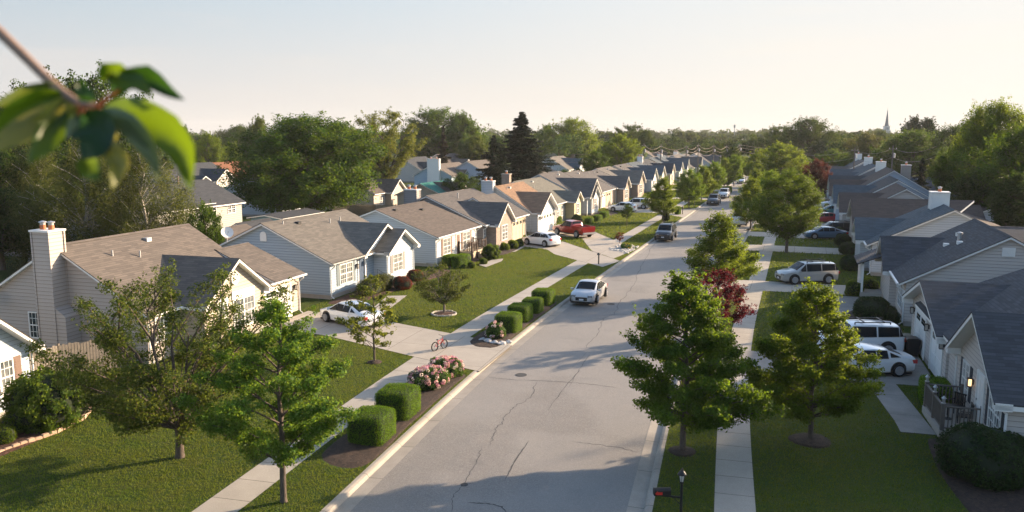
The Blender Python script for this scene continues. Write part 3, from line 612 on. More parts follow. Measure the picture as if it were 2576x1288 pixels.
h.wing(.1,7.4,1.0,rz_=5.2,wall=sWHITE,ov=.4,fo=.6); h.wing(1.0,5.0,1.5,rz_=4.2,wall=sWHITE); h.window(1.9,.8,1.7,1.6,-1.5,shut=SHB); h.window(5.6,.8,1.1,1.6,-1.0,shut=None); h.window(8.8,.8,1.3,1.5,0)
h=HOUSES['H8']=House('house','low taupe house with twin garage doors behind the white cars in the driveway',108.8,-14.8,-1,9.0,12.4,2.75,5.6,sTAUPE,rTAUPE,front=sWARM)
h.garage(.7,2.7,0,m=WHITE,frame=TAND); h.garage(4.2,2.9,0,m=TAND,frame=TAND); h.gutter(-.3,9.2,0,down=(.02,8.9))
h=HOUSES['H9']=House('house','taupe house with a small brick gable beside the twin garage house',119.0,-14.6,-1,11.0,12.0,2.75,5.2,sTAUPE,rTAUPE,front=BRT)
h.wing(1.2,6.2,1.2,rz_=4.5,wall=BRT); h.window(2.4,.7,2.4,1.6,-1.2); h.window(7,.8,1.0,1.5,0); h.window(8.8,.8,1.0,1.5,0); h.vent(3.7,3.5,.3,.5,a=-1.2,face='f')
h=HOUSES['H10']=House('house','grey house with arched end vent and tan brick street gable mid row',131.0,-14.8,-1,12.0,12.4,2.8,5.4,sTAUPE,rGREY,front=BRT)
h.wing(2.6,9.0,1.4,rz_=4.9,wall=BRT); h.window(4.2,.7,2.6,1.7,-1.4); h.vent(6.2,4.1,.6,.8,kind='arch'); h.vent(5.8,3.9,.5,kind='round',a=-1.4,face='f')
h=HOUSES['H11']=House('house','white house with slender white street gable behind the curbside maples',145.0,-14.6,-1,12.0,12.0,2.8,5.5,sWHITE,rTAUPE,front=sWHITE)
h.wing(3.2,9.6,1.3,rz_=4.9,wall=sWHITE,roofm=rBLU); h.window(4.6,.8,2.2,1.6,-1.3)
_sp=[(159.5,sWARM,rBLU,'white gabled house with blue grey roof, just past the slender white gable'),(173.5,sCREAM,rCHA,'cream gabled house with charcoal roof far along the west row'),(187.5,sWHITE,rBLU,'white house with blue grey roof past the cream gabled one'),(202,sPINK,rBRN,'rosy house with brown roof far along the west row'),(217,sWHITE,rTAUPE,'white house with taupe roof near the far end of the west row'),(232,sLB,rBLU,'light blue house near the far end of the west row'),(248,sWARM,rTAUPE,'last pale house visible at the far end of the west row')]
for i,(s_,wm,rm,lb) in enumerate(_sp):
    h=House('house',lb,s_,-14.8,-1,12.3,12.2,2.8,5.5+.2*(i%3),wm,rm,front=wm); h.wing(1.5+i%3,7.9+i%3,1.2,rz_=4.9,wall=wm)
    h.window(3.3+i%3,.8,2.1,1.5,-1.2)
    if i%2: h.chimney(-.8,-.003,5,6.2,6.7,WHITE)
_rv=random.Random(77)
for k_,h in HOUSES.items():
    if k_ in ('H4','H3'): continue
    for i in range(_rv.randint(1,3)): h.pipe(_rv.uniform(1.5,h.L-1.5),_rv.uniform(h.Wd*.28,h.Wd*.46),_rv.uniform(.3,.5),.05,cap=False)
    h.boxvent(_rv.uniform(2,h.L-2),h.Wd*.43,_rv.choice([METAL,BLACK]))
# --- corner house at the lower left
h=HOUSES['H0']=House('house','ice blue corner house cut by the picture edge, with brown shutters and a shrub bed',-7.5,-19.6,-1,13.6,10,2.8,5.9,sBLUEF,rTAN)
h.wing(7.0,13.6,2.2,he=2.8,rz_=5.5,wall=sBLUEF,ov=.4,fo=.5); h.window(11.3,.95,1.4,1.55,-2.2,shut=SHB); h.window(8.3,.95,1.4,1.55,-2.2,shut=SHB)
b=h.mb(); b.tube([(13.66,-2.4,2.6),(13.66,-2.26,2.4),(13.66,-2.26,.2)],.045,6); b.build('downspout',GUT,h.root)
# --- east row
h=HOUSES['R1']=House('house','beige corner house with dark slate roof, garage doors and railed porch',17.2,22.35,1,9.3,11.5,2.75,5.2,sPINK,rSLA,front=sPINK)
h.wing(2.3,11.8,.12,rz_=4.25,he=2.6,wall=sPINK,ov=.35,fo=.55,deep=7,be=7,bm=4.6); h.garage(3.2,2.6,-.12); h.garage(7.6,2.9,-.12); h.lantern(2.85,2.05,-.12); h.lantern(6.7,2.05,-.12); h.lantern(11.1,2.05,-.12)
h.wing(-7.9,-.4,.12,rz_=4.95,he=2.75,wall=sPINK,ov=.4,fo=.55,deep=10,bm=11,be=11); h.window(-7.2,.95,1.7,1.6,-.12,shut=SHD,pane=PANED); h.door(-4.6,.95,-.12,z=.5); h.window(-2.3,.95,1.2,1.5,-.12,shut=SHD,pane=PANED); h.lantern(-2.95,1.95,-.12,lit=True); h.vent(-4.1,3.95,.6,kind='round',a=-.12,face='f')
b=h.mb(); b.box(-8.6,-7.9,1.4,11,.3,2.7); b.build('wall',sPINK,h.root)
b=h.mb(); b.box(-8.35,-.9,-.72,-.6,2.42,2.53); b.build('gutter',GUT,h.root) if False else None
for a_ in (-8.05,-.25): b=h.mb(); b.tube([(a_,-.5,2.55),(a_,-.22,2.3),(a_,-.22,.2)],.05,6); b.build('downspout',GUT,h.root)
h=HOUSES['R2']=House('house','pale beige house with dark slate roof, roof vents and white posted porch',34.4,22.3,1,10.6,10.9,2.85,5.8,sPINK,rSLA,front=sPINK,ov=.45)
h.wing(5.0,11.2,.45,rz_=4.6,he=2.75,wall=sPINK,ov=.35,fo=.5); h.window(1.3,.75,2.2,1.7,0,pane=PANED,grid=2); h.vent(5.45,4.7,.7,.55); h.gutter(-.2,5,0,down=(.02,),ov=.45)
for a_,b_ in ((4.2,3.5),(7.2,3.9)): h.boxvent(a_,b_,WHITE)
h.boxvent(5.4,2.9,WHITE); h.pipe(5.6,3.7,.45,.13)
b=h.mb(); b.box(9.2,13.2,-2.0,-.4,.0,.35); b.build('porch_floor',CONC,h.root)
b=h.mb()
for a_ in (9.3,11.2,13.0): b.box(a_,a_+.14,-1.95,-1.8,.35,2.45)
b.build('porch_post',WHITE,h.root)
b=h.mb(); b.box(9.3,11.2,-1.9,-1.84,1.15,1.22); b.box(9.3,11.2,-1.9,-1.84,.45,.5)
for i in range(12): b.box(9.4+i*.15,9.45+i*.15,-1.89,-1.85,.5,1.15)
b.build('railing',WHITE,h.root)
b=h.mb(); P=[(9.0,-2.3,2.45),(13.4,-2.3,2.45),(13.4,-.4,3.2),(9.0,-.4,3.2)]; b.add(P+[(x_,y_,z_+.08) for x_,y_,z_ in P],[(0,1,2,3),(0,1,5,4),(1,2,6,5),(3,0,4,7),(4,5,6,7)],[[(0,0)]*4]*4+[[(0,0),(4.4,0),(4.4,2),(0,2)]]); b.build('porch_roof',rSLA,h.root)
h.door(10.2,.9,0,z=.4)
h=HOUSES['R3']=House('house','white house with blue slate roof and boxy white chimney on the east side',54.0,21.8,1,9.0,12.0,2.75,5.7,sWHITE,rBLU,front=sWHITE,ov=.45)
h.wing(2.6,8.6,.8,rz_=4.3,wall=sWHITE,ov=.3,fo=.4); h.chimney(5.4,6.7,5.0,6.4,6.85,WHITE,z0=4.5,caps=1); h.window(.5,.8,1.0,1.5,0,pane=PANED,shut=SHD); h.gutter(-.2,2.3,0,down=(.02,),ov=.45)
h=HOUSES['R4']=House('house','dark brown roofed house with one broad roof slope behind the blue slate one',67.0,22.6,1,13.5,12,2.8,4.4,sTAUPE,rDBR,front=sTAUPE)
h.wing(.2,11.6,1.3,rz_=5.15,wall=sTAUPE,ov=.35,fo=.4,bm=10,be=6,deep=8); h.window(2,.8,1.8,1.5,-1.3,pane=PANED)
h=HOUSES['R5']=House('house','brown roofed house with rosy beige gable end in the middle of the east row',82.0,22.0,1,11,10.5,2.8,5.7,sPINK,rDBR,front=sPINK)
h.wing(1.5,9,1.3,rz_=4.75,wall=sPINK); h.window(3,.8,1.8,1.5,-1.3,pane=PANED)
h=HOUSES['R6']=House('house','light blue house with teal slate front roof in the east row',95.5,22.0,1,11,11.5,2.8,6.0,sLB,rCHA,front=sLB)
h.wing(1.5,9,1.5,rz_=4.9,wall=sLB,roofm=rBLU); h.window(3,.8,1.8,1.5,-1.5,pane=PANED)
h=HOUSES['R7']=House('house','white gabled house with a big round vent in the east row',109.0,22.0,1,12,13,2.8,6.7,sLB,rDBR,front=sWHITE)
h.wing(2,9.5,1.6,rz_=4.95,wall=sWHITE); h.vent(6.5,5.0,1.0,kind='round'); h.chimney(4.5,5.6,8.0,9.2,7.4,sTAUPE,z0=5,caps=1)
_sp=[(124,sWHITE,rCHA,'white house with charcoal roof and white chimney toward the far end of the east row'),(138,sLB,rBLU,'light blue house with slate roof toward the far end of the east row'),(152,sWARM,rBLU,'warm white house with slate roof deep in the east row'),(167,sLB,rTAUPE,'light blue house with taupe roof deep in the east row'),(183,sWHITE,rBLU,'last white house visible in the east row')]
for i,(s_,wm,rm,lb) in enumerate(_sp):
    h=House('house',lb,s_,22.3,1,12,12.4,2.8,6.0+.3*(i%2),wm,rm,front=wm); h.wing(1.5,9,1.6,rz_=4.9,wall=wm)
    if i%2==0: h.chimney(4.5,5.8,5.4,6.8,7.4,WHITE,z0=5,caps=1)
# --- sheds, back-street houses (free standing, placed by their near corner)
def free(name,label,px,Y,L,Wd,he,rz_,wall,roof,head=19,side=-1,s_n=None,cat='house',**k):
    loc=((px-PCX)/F*Y*(_c+(12/Y)*_s*0+.0)/_c*1.0,Y)   # near corner: bearing and distance
    return House(name,label,0,0,side,L,Wd,he,rz_,wall,roof,head=R(head),loc=loc,cat=cat,**k)
h=free('shed','small grey garden shed roof between the beige and the pale blue house',577,75,5.0,4.6,2.1,3.0,sGREY,rTAN,cat='shed')
h=free('house','warm beige house at the picture edge behind the tall chimney',37,80,10,9,2.7,4.6,sCREAM,rTAN); h.gutter(-.3,10,0,down=(.02,))
h=free('house','dark roofed two storey house with white sash windows behind the weeping birch',385,77,13,9,4.7,6.9,siding('shade_toned_siding',(.34,.33,.30)),rCHA); h.window(6.6,3.3,2.2,1.6,0,pane=PANED,grid=2); h.window(10.6,3.6,1.3,.9,0,pane=PANED,grid=2); h.pipe(8,4,.8,.08,SHB)  # wall colour darkened to stand for dappled tree shade
h.lower(-8,0,-2.5,7,2.6,4.6,wall=sWHITE); h.window(-4,.8,1.6,1.5,-2.5,pane=PANED,shut=SHB)
h=free('garage','slate blue flat fronted garage beside the dark roofed two storey house',705,90,8,4,2.7,3.0,sCBLUE,rCHA,cat='garage')
h=free('garage','open white carport with a small gable next to the slate blue garage',636,82,5,4,1.9,2.9,sWARM,rCHA,cat='garage'); b=h.mb(); b.box(1,5,-.02,0.03,.1,1.9); b.build('shade_panel',BLACK,h.root)  # black panel on the front stands for the shaded inside of the carport
h=free('house','white house with two front gables and charcoal roof behind the dark roofed one',446,145,16,11,3.4,6.4,sWARM,rCHA,front=sWARM); h.wing(8,13.5,2,rz_=5.4,wall=sWARM); h.wing(4.5,7.6,1,rz_=4.3,wall=sWARM); h.window(9.6,.8,2.4,1.5,-2)
h=free('house','rust orange roofed house showing behind the white gabled one',590,160,20,11,2.8,6.3,sTAN,rRED)
h=free('house','white house half hidden by the big maple',708,118,12,11,3.2,6.2,sWHITE,rTAUPE)
h=free('house','cream house behind the light airy locust tree',940,128,12,10,2.8,5.4,sCREAM,rBRN); h.window(2,.8,1.5,1.5,0); h.wing(4,9,1,rz_=4.6,wall=sCREAM)
h=free('house','slate blue gabled house with a wide white chimney on the back street',1136,180,15,9,2.9,5.3,siding('sky_blue_siding',(.33,.45,.54)),rTAN); h.chimney(-.8,-.003,2.6,5.4,6.6,WHITE,caps=2); h.wing(6,9.5,.3,rz_=4.1,wall=sLB)
h=free('house','small white gabled house behind the slate blue one',1062,205,14,11,2.8,6.0,sWARM,rCHA); h.wing(2,7,1,rz_=4.9)
h=free('house','back street house with tan roof and two white gables before the tall trees',1150,222,16,12,2.8,6.5,sCREAM,rBRN,front=sWARM); h.wing(1,7,1.5,rz_=5.2,wall=sWARM); h.wing(9,15,1.5,rz_=5.2,wall=sWARM)
h=free('house','pale blue back street house partly hidden by the dark spruce',1232,185,13,11,2.8,5.8,sLB,rTAN)
h=free('house','green roofed small house between grey chimney and locust tree',1118,124,8,8,2.7,4.4,sCREAM,rGRN); h.wing(2,7,1,rz_=4.4,wall=sCREAM,roofm=rBRN)
h=free('house','blue roofed back street house with a white gable end, just past the spruce',1428,215,15,11,2.8,5.9,sWHITE,rGREY); h.wing(6,13,1.2,rz_=5.4,wall=sWHITE,roofm=rBLU)
h=free('house','low tan house in front of the blue roofed back street one',1372,185,12,10,2.7,5.0,sTAN,rGREY); h.window(6,.8,2.5,1.3,0,grid=4)
h=free('house','pale house among trees beyond the blue roofed back street one',1490,300,14,11,2.8,6.0,sWARM,rTAN); h.wing(2,8,1,rz_=5)
h=free('house','cream roofed house under the great round tree in the distance',1425,280,14,11,2.8,6.0,sCREAM,rORA); h.wing(2,8,1,rz_=5)
for i,(s_,n_,wm,rm,lb) in enumerate([(1702,214,sWHITE,rBLU,'long blue grey roof with two white gables behind the west row'),(1738,228,sWHITE,rTAUPE,'white gabled house behind the west row by the power poles'),(1655,290,sWARM,rTAN,'tan roofed house under the power poles'),(1788,250,sLB,rTAUPE,'pale blue house with taupe roof near the farthest power poles'),(1838,270,sWARM,rBRN,'brown roofed house under the farthest power poles')]):
    h=free('house',lb,s_,n_,14,11,2.8,6.1,wm,rm); h.wing(5,12,1.5,rz_=5.5,wall=wm)
# east back yards
h=free('garage','long slate roofed garage behind the pale beige east house',2490,71,11,6,2.6,3.6,sWHITE,rSLA,head=109,cat='garage'); h.pipe(5,2,.3,.14,WHITE,False)
h=free('garage','brown roofed garage behind the white chimney',2350,92,5,6,2.6,3.8,sWHITE,rDBR,head=109,cat='garage')
h=free('garage','teal slate roofed garage behind the light blue east house',2360,106,4.2,6,2.6,3.9,sWHITE,rBLU,head=109,cat='garage')
h=free('garage','dark roofed garage with white walls behind the round vent gable',2262,138,7.5,8,2.6,4.6,sWHITE,rSLA,head=109,cat='garage'); h.pipe(3,2.5,.5,.07)
h=free('garage','white backyard garage with brown hip roof and grey window by the board fence',2452,97,6.5,4.6,2.4,3.4,sWHITE,rDBR,side=1,cat='garage'); h.window(1.5,1.0,1.3,.9,0,'e',pane=PANED)

# ------------------------------------------------------------------ foliage
def fast_mesh(name,V,Q,mats,mi=None,extra=None):
    me=bpy.data.meshes.new(name); V=np.asarray(V,np.float32); Q=np.asarray(Q,np.int32)
    me.vertices.add(len(V)); me.vertices.foreach_set('co',V.ravel()); me.loops.add(Q.size); me.loops.foreach_set('vertex_index',Q.ravel())
    me.polygons.add(len(Q)); me.polygons.foreach_set('loop_start',np.arange(len(Q),dtype=np.int32)*4); me.polygons.foreach_set('loop_total',np.full(len(Q),4,np.int32))
    for m in mats: me.materials.append(m)
    if mi is not None: me.polygons.foreach_set('material_index',np.asarray(mi,np.int32))
    me.update(calc_edges=True); me.validate(); return me
def unit(a): return a/np.maximum(np.linalg.norm(a,axis=1,keepdims=True),1e-6)
def leaves(rg,P,N,size,aspect=.62,rand=.9,svar=.35):
    n=len(P); nn=unit(N+rg.normal(0,rand,(n,3))); t=unit(np.cross(nn,unit(rg.normal(0,1,(n,3))))); bt=np.cross(nn,t)
    s=size*(1+rg.uniform(-svar,svar,n))[:,None]; fold=nn*s*.13
    V=np.stack([P-t*s*.5,P+bt*s*aspect*.5+fold,P+t*s*.5,P-bt*s*aspect*.5+fold],1).reshape(-1,3)
    return V,np.arange(n*4,dtype=np.int32).reshape(-1,4)
ENV={'pyr':lambda t:(.62+.38*min(1,t/.28)) if t<.28 else max(.06,(1-(t-.28)/.76))**.72,
     'oval':lambda t:max(.1,math.sin(PI*min(1,(t*.93+.07))**.85))**.75,'round':lambda t:math.sqrt(max(.03,1-(2*t-.96)**2)),
     'vase':lambda t:.25+.75*math.sin(PI*min(1,t)*.62)**1.1 if t<.82 else .8*math.sqrt(max(.03,1-((t-.82)/.19)**2)),
     'spread':lambda t:.55+.45*math.sin(PI*min(1,t+.12)*.75) if t<.6 else math.sqrt(max(.03,1-((t-.6)/.42)**2)),
     'flat':lambda t:(.75+.25*t/.5) if t<.5 else math.sqrt(max(.03,1-((t-.5)/.52)**2))}
def grow(seed,H,rad,base,env,nl=26,fork=None,tr=.1,rise=.75,clump=.34,dens=3.,irr=.18,drop=0.,gap=.0):
    rd=random.Random(seed); br=[]; cl=[]; e=ENV[env]; top=H*.9
    lobes=[(rd.uniform(0,2*PI),rd.uniform(0,1),rd.uniform(-irr,irr*1.1)) for _ in range(9)]
    def rfac(az,t):
        f=1.
        for a,tt,k in lobes: f+=k*math.exp(-((math.cos(az-a)-1)**2*1.6+((t-tt)/.25)**2))
        return f
    if fork:
        k,fz,sp=fork; br.append(([(0,0,-.1),(0,0,.15),(.02,.01,fz*.6),(0,.02,fz)],[tr*1.5,tr*1.12,tr,tr*.95])); stems=[]
        for i in range(k):
            a=2*PI*i/k+rd.uniform(-.4,.4); q=[]
            for j in range(6):
                u=j/5; r_=sp*(u**.8)*rad*.62*rd.uniform(.85,1.15); a+=rd.uniform(-.12,.12); q.append(Vector((r_*math.cos(a),r_*math.sin(a),fz-.05+(top*(1-.15*sp*rd.random())-fz)*u)))
            stems.append(q); br.append((q,[tr*.62*(1-u_/5.6) for u_ in range(6)]))
    else:
        q=[Vector((rd.uniform(-1,1)*.025*H*(u/6)**.7,rd.uniform(-1,1)*.025*H*(u/6)**.7,top*u/6)) for u in range(7)]; q[0]=Vector((0,0,-.1)); q[1].x*=.3; q[1].y*=.3
        stems=[q]; br.append(([q[0],Vector((0,0,.12))]+q[1:],[tr*1.6,tr*1.15]+[tr*(1-.14*u) for u in range(6)]))
    def at(st,z):
        for a,b_ in zip(st,st[1:]):
            if a.z<=z<=b_.z: return a.lerp(b_,(z-a.z)/max(1e-4,b_.z-a.z))
        return st[-1] if z>st[-1].z else st[0]
    for i in range(nl):
        t=(i+rd.random())/nl; t=t**.92; az=i*2.39996+rd.uniform(-.5,.5); R_=rad*e(t)*rfac(az,t)*rd.uniform(.72,1.16)
        tip=Vector((R_*math.cos(az),R_*math.sin(az),base+(H-base)*min(1,t)*.97-drop*R_))
        st=min(stems,key=lambda q:(q[3].x*math.cos(az)+q[3].y*math.sin(az))*-1) if fork else stems[0]
        z0=max(stems[0][1].z if not fork else fork[1],min(tip.z-R_*rise*rd.uniform(.6,1.2),top*.97)); o=at(st,z0); v=tip-o; L=v.length
        if L<.1: continue
        mid=o+v*.5+Vector((0,0,.10*L*rd.uniform(-.3,1.))); br.append(([o,o+(mid-o)*.6,mid,mid+(tip-mid)*.6,tip],[max(.012,tr*.34*(1-j/5.2)*min(1,L/rad+.35)) for j in range(5)]))
        m=max(3,int(L/clump*dens*.5)); side=Vector((-math.sin(az),math.cos(az),0))
        for j in range(m):
            u=rd.uniform(.28,1.)**.75; c=o.lerp(mid,u/.5) if u<.5 else mid.lerp(tip,(u-.5)/.5); w=L*.30*(1.2-u*.95)
            p=c+side*rd.uniform(-1,1)*w+Vector((0,0,rd.uniform(-.4,.8)*w*.8)); rr=math.hypot(p.x,p.y)
            if rr<gap*rad and rd.random()<.7: continue
            cl.append((p,clump*rd.uniform(.6,1.25)))
            if j%3==0 and w>.15: br.append(([c,c.lerp(p,.6)+Vector((0,0,.03)),p],[.016*H/7,.011*H/7,.006]))
        cl.append((tip,clump*.62)); cl.append((tip+(tip-mid).normalized()*clump*.9,clump*.36))
        if env!='flat' and rd.random()<.6: cl.append((tip+Vector((math.cos(az)*.2,math.sin(az)*.2,.35)).normalized()*clump*rd.uniform(.8,1.5),clump*.42))
    for k in range(4): cl.append((Vector((rd.uniform(-.1,.1)*rad,rd.uniform(-.1,.1)*rad,H*rd.uniform(.93,1.0))),clump*.6))
    return br,cl
def crownmesh(name,cl,seed,n,size,mat,flat=.72,up=.35,hang=0,rand=.8,center=None,aspect=.62):
    rg=np.random.default_rng(seed); c=np.array([tuple(p) for p,_ in cl]); r=np.array([q for _,q in cl]); w=r**2; idx=rg.choice(len(c),n,p=w/w.sum())
    o=rg.normal(0,1,(n,3)); o=unit(o)*(rg.uniform(0,1,(n,1))**.45); o[:,2]*=flat; P=c[idx]+o*r[idx][:,None]
    if hang: P[:,2]-=rg.uniform(0,1,n)**1.5*hang
    cen=np.array([0,0,c[:,2].mean()]) if center is None else np.array(center)
    N=unit(P-cen)*.55+unit(o)*.5+np.array([0,0,up])
    V,Q=leaves(rg,P,N,size,rand=rand,aspect=aspect); return fast_mesh(name,V,Q,[mat])
def barkmesh(name,br,mat,k=7,kmin=4):
    b=MB()
    for i,(p,r) in enumerate(br): b.tube(p,r,k if max(r)>.05 else kmin,cap=False)
    me=bpy.data.meshes.new(name); me.from_pydata(b.v,[],b.f); me.materials.append(mat); me.polygons.foreach_set('use_smooth',[True]*len(me.polygons)); return me
class Proto: pass
def proto(seed,H,rad,base,env,n,size,mat,bark=BARK,hang=0,flat=.72,aspect=.62,rand=.8,up=.35,**k):
    p=Proto(); p.H,p.rad=H,rad; br,cl=grow(seed,H,rad,base,env,**k); p.trunk=barkmesh('trunk',br,bark); p.crown=crownmesh('crown',cl,seed,n,size,mat,hang=hang,flat=flat,aspect=aspect,rand=rand,up=up); return p
def plant(p,name,label,cat,x,y,H=None,rad=None,rz=0.,group=None,z=0.):
    o=thing(name,label,cat,(x,y,z),rz,group); k=(H or p.H)/p.H; kr=(rad or p.rad*k)/p.rad; o.scale=(kr,kr,k)
    for nm in ('trunk','crown'):
        if getattr(p,nm): link(nm,getattr(p,nm),o)
    return o
def at_px(px,by,ty,wpx=None,Y=None):                   # base pixel -> ground point, height and radius in metres
    if Y is None: x_,y_=gp(px,by)
    else: x_=(px-PCX)/F*Y/ (1/ (_c)) if False else (px-PCX)/F*Y*_c*1.0; y_=Y
    r0=ray(px,ty); t=y_/r0[1]; zt=CH+r0[2]*t; x_=r0[0]*t if Y is not None else x_
    rad=None if wpx is None else wpx/F*y_*1.01/2
    return x_,y_,zt,rad
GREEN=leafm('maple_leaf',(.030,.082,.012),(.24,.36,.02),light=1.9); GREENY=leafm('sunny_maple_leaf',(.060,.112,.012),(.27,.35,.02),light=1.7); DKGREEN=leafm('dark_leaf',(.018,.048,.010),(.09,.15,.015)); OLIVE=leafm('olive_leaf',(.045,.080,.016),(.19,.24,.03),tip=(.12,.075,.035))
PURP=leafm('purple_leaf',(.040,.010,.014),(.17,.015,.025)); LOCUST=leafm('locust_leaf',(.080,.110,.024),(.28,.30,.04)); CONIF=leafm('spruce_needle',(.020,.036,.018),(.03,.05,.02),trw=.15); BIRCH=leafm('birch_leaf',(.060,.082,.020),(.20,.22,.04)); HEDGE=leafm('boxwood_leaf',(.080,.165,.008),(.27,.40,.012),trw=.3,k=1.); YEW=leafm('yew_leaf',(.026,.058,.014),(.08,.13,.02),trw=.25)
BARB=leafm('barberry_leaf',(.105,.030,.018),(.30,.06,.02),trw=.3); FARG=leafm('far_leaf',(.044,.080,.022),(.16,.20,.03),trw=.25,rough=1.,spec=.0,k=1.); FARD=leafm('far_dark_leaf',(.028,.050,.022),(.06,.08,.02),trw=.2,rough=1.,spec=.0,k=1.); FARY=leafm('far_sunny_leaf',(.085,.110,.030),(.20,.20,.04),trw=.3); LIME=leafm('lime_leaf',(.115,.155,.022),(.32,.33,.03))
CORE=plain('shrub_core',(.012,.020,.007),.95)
G_ST='young street trees'
# --- near trees, each with a crown of its own
p=proto(11,7.3,3.45,1.15,'spread',52000,.09,OLIVE,bark=BARK,nl=56,fork=(5,1.12,1.0),tr=.145,clump=.36,dens=3.0,irr=.36,rise=.9,drop=.03,gap=.25)
x,y=gp(453,1150); plant(p,'lawn_tree','bare limbed olive green tree forking low on the front lawn of the beige house','tree',x,y,rz=.3)
p=proto(29,6.95,2.3,1.85,'oval',52000,.085,leafm('ginkgo_leaf',(.052,.118,.018),(.26,.38,.03),light=2.3,k=.85),bark=BARK,nl=50,tr=.10,clump=.30,dens=3.0,irr=.5,rise=.7,drop=.04,gap=.15)
x,y=gp(714,1262); plant(p,'street_tree','open crowned young street tree with drooping lower boughs, beside the sidewalk at the bottom','tree',x,y,group=G_ST,rz=.4)
p=proto(31,4.75,2.0,.95,'pyr',4200,.12,leafm('feathery_leaf',(.085,.125,.022),(.26,.29,.03)),bark=BARK,nl=30,tr=.055,clump=.19,dens=2.6,irr=.3,rise=.55,drop=-.05)
x,y=gp(942,912); plant(p,'lawn_tree','thin feathery sapling in a small mulch circle beside the driveway with the child bike','tree',x,y); mound((x,y),.42)
p=proto(37,3.35,1.75,.95,'flat',9000,.10,leafm('crabapple_leaf',(.052,.078,.020),(.16,.19,.03)),bark=BARKL,nl=34,fork=(5,.75,1.1),tr=.085,clump=.28,dens=2.6,irr=.3,rise=.8)
x,y=gp(1117,790); plant(p,'lawn_tree','small vase shaped tree inside a ring of pale stones on the pale blue house lawn','tree',x,y); mound((x,y),.75,MULCHR); stonering('stone_ring','ring of pale stones around the small vase shaped lawn tree',circ((x,y),.82),.22,seed=4)
pm1=proto(41,7.0,2.75,1.7,'pyr',62000,.105,GREEN,nl=86,tr=.11,clump=.29,dens=4.2,irr=.5,rise=.6)
pm2=proto(43,6.5,2.5,1.5,'pyr',56000,.10,GREENY,nl=80,tr=.10,clump=.28,dens=3.8,irr=.42,rise=.6)
pm3=proto(47,8.4,3.3,1.9,'round',70000,.11,GREEN,nl=90,tr=.15,clump=.50,flat=.95,dens=3.4,irr=.22,rise=.6)
pm4=proto(53,6.2,2.1,1.3,'pyr',34000,.11,GREENY,nl=66,tr=.09,clump=.38,flat=.9,dens=3.8,irr=.28,rise=.65)
pm5=proto(59,6.4,2.2,1.5,'oval',30000,.12,GREEN,nl=60,tr=.09,clump=.42,flat=.9,dens=3.8,irr=.28,rise=.65)
def ring(x,y,r=.5,m=MULCH): mound((x,y),r,m)
def st(p,px,by,H,rad,label,rz=0.,rg=.55,group=G_ST,name='street_tree',m=MULCH):
    x,y=gp(px,by); o=plant(p,name,label,'tree',x,y,H,rad,rz,group)
    if rg: ring(x,y,rg,m)
    return o
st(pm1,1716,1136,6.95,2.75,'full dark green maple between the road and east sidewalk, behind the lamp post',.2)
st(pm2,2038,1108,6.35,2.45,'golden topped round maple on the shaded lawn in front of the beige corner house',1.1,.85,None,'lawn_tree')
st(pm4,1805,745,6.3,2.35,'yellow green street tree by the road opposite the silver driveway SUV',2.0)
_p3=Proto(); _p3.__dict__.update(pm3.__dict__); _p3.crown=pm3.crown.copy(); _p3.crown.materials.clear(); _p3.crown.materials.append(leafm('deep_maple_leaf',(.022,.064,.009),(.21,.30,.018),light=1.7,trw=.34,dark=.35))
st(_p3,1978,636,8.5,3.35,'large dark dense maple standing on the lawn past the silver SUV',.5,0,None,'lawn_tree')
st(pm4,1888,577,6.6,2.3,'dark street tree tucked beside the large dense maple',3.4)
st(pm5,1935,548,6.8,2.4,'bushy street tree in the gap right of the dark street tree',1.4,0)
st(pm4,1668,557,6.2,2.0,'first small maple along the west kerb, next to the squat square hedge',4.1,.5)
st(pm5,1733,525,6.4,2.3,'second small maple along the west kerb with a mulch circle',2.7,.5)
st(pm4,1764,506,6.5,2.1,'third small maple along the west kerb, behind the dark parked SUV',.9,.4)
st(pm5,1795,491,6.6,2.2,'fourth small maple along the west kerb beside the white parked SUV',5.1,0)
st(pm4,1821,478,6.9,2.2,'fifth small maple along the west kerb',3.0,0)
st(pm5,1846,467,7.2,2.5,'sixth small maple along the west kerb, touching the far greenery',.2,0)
p=proto(61,4.5,1.75,.9,'round',11000,.115,PURP,nl=40,fork=(4,.6,.9),tr=.08,clump=.32,dens=3.2,irr=.3,rise=.7)
q=gp(1806,842); plant(p,'purple_plum_tree','small wine red plum tree behind the full dark maple','tree',q[0],q[1],4.05,1.6)
q=gp(1577,571); p=proto(67,2.9,.75,1.35,'round',3500,.10,DKGREEN,nl=26,tr=.045,clump=.26,dens=4,irr=.05); plant(p,'ball_tree','small lollipop shaped tree on the lawn before the white driveway cars','tree',q[0],q[1])
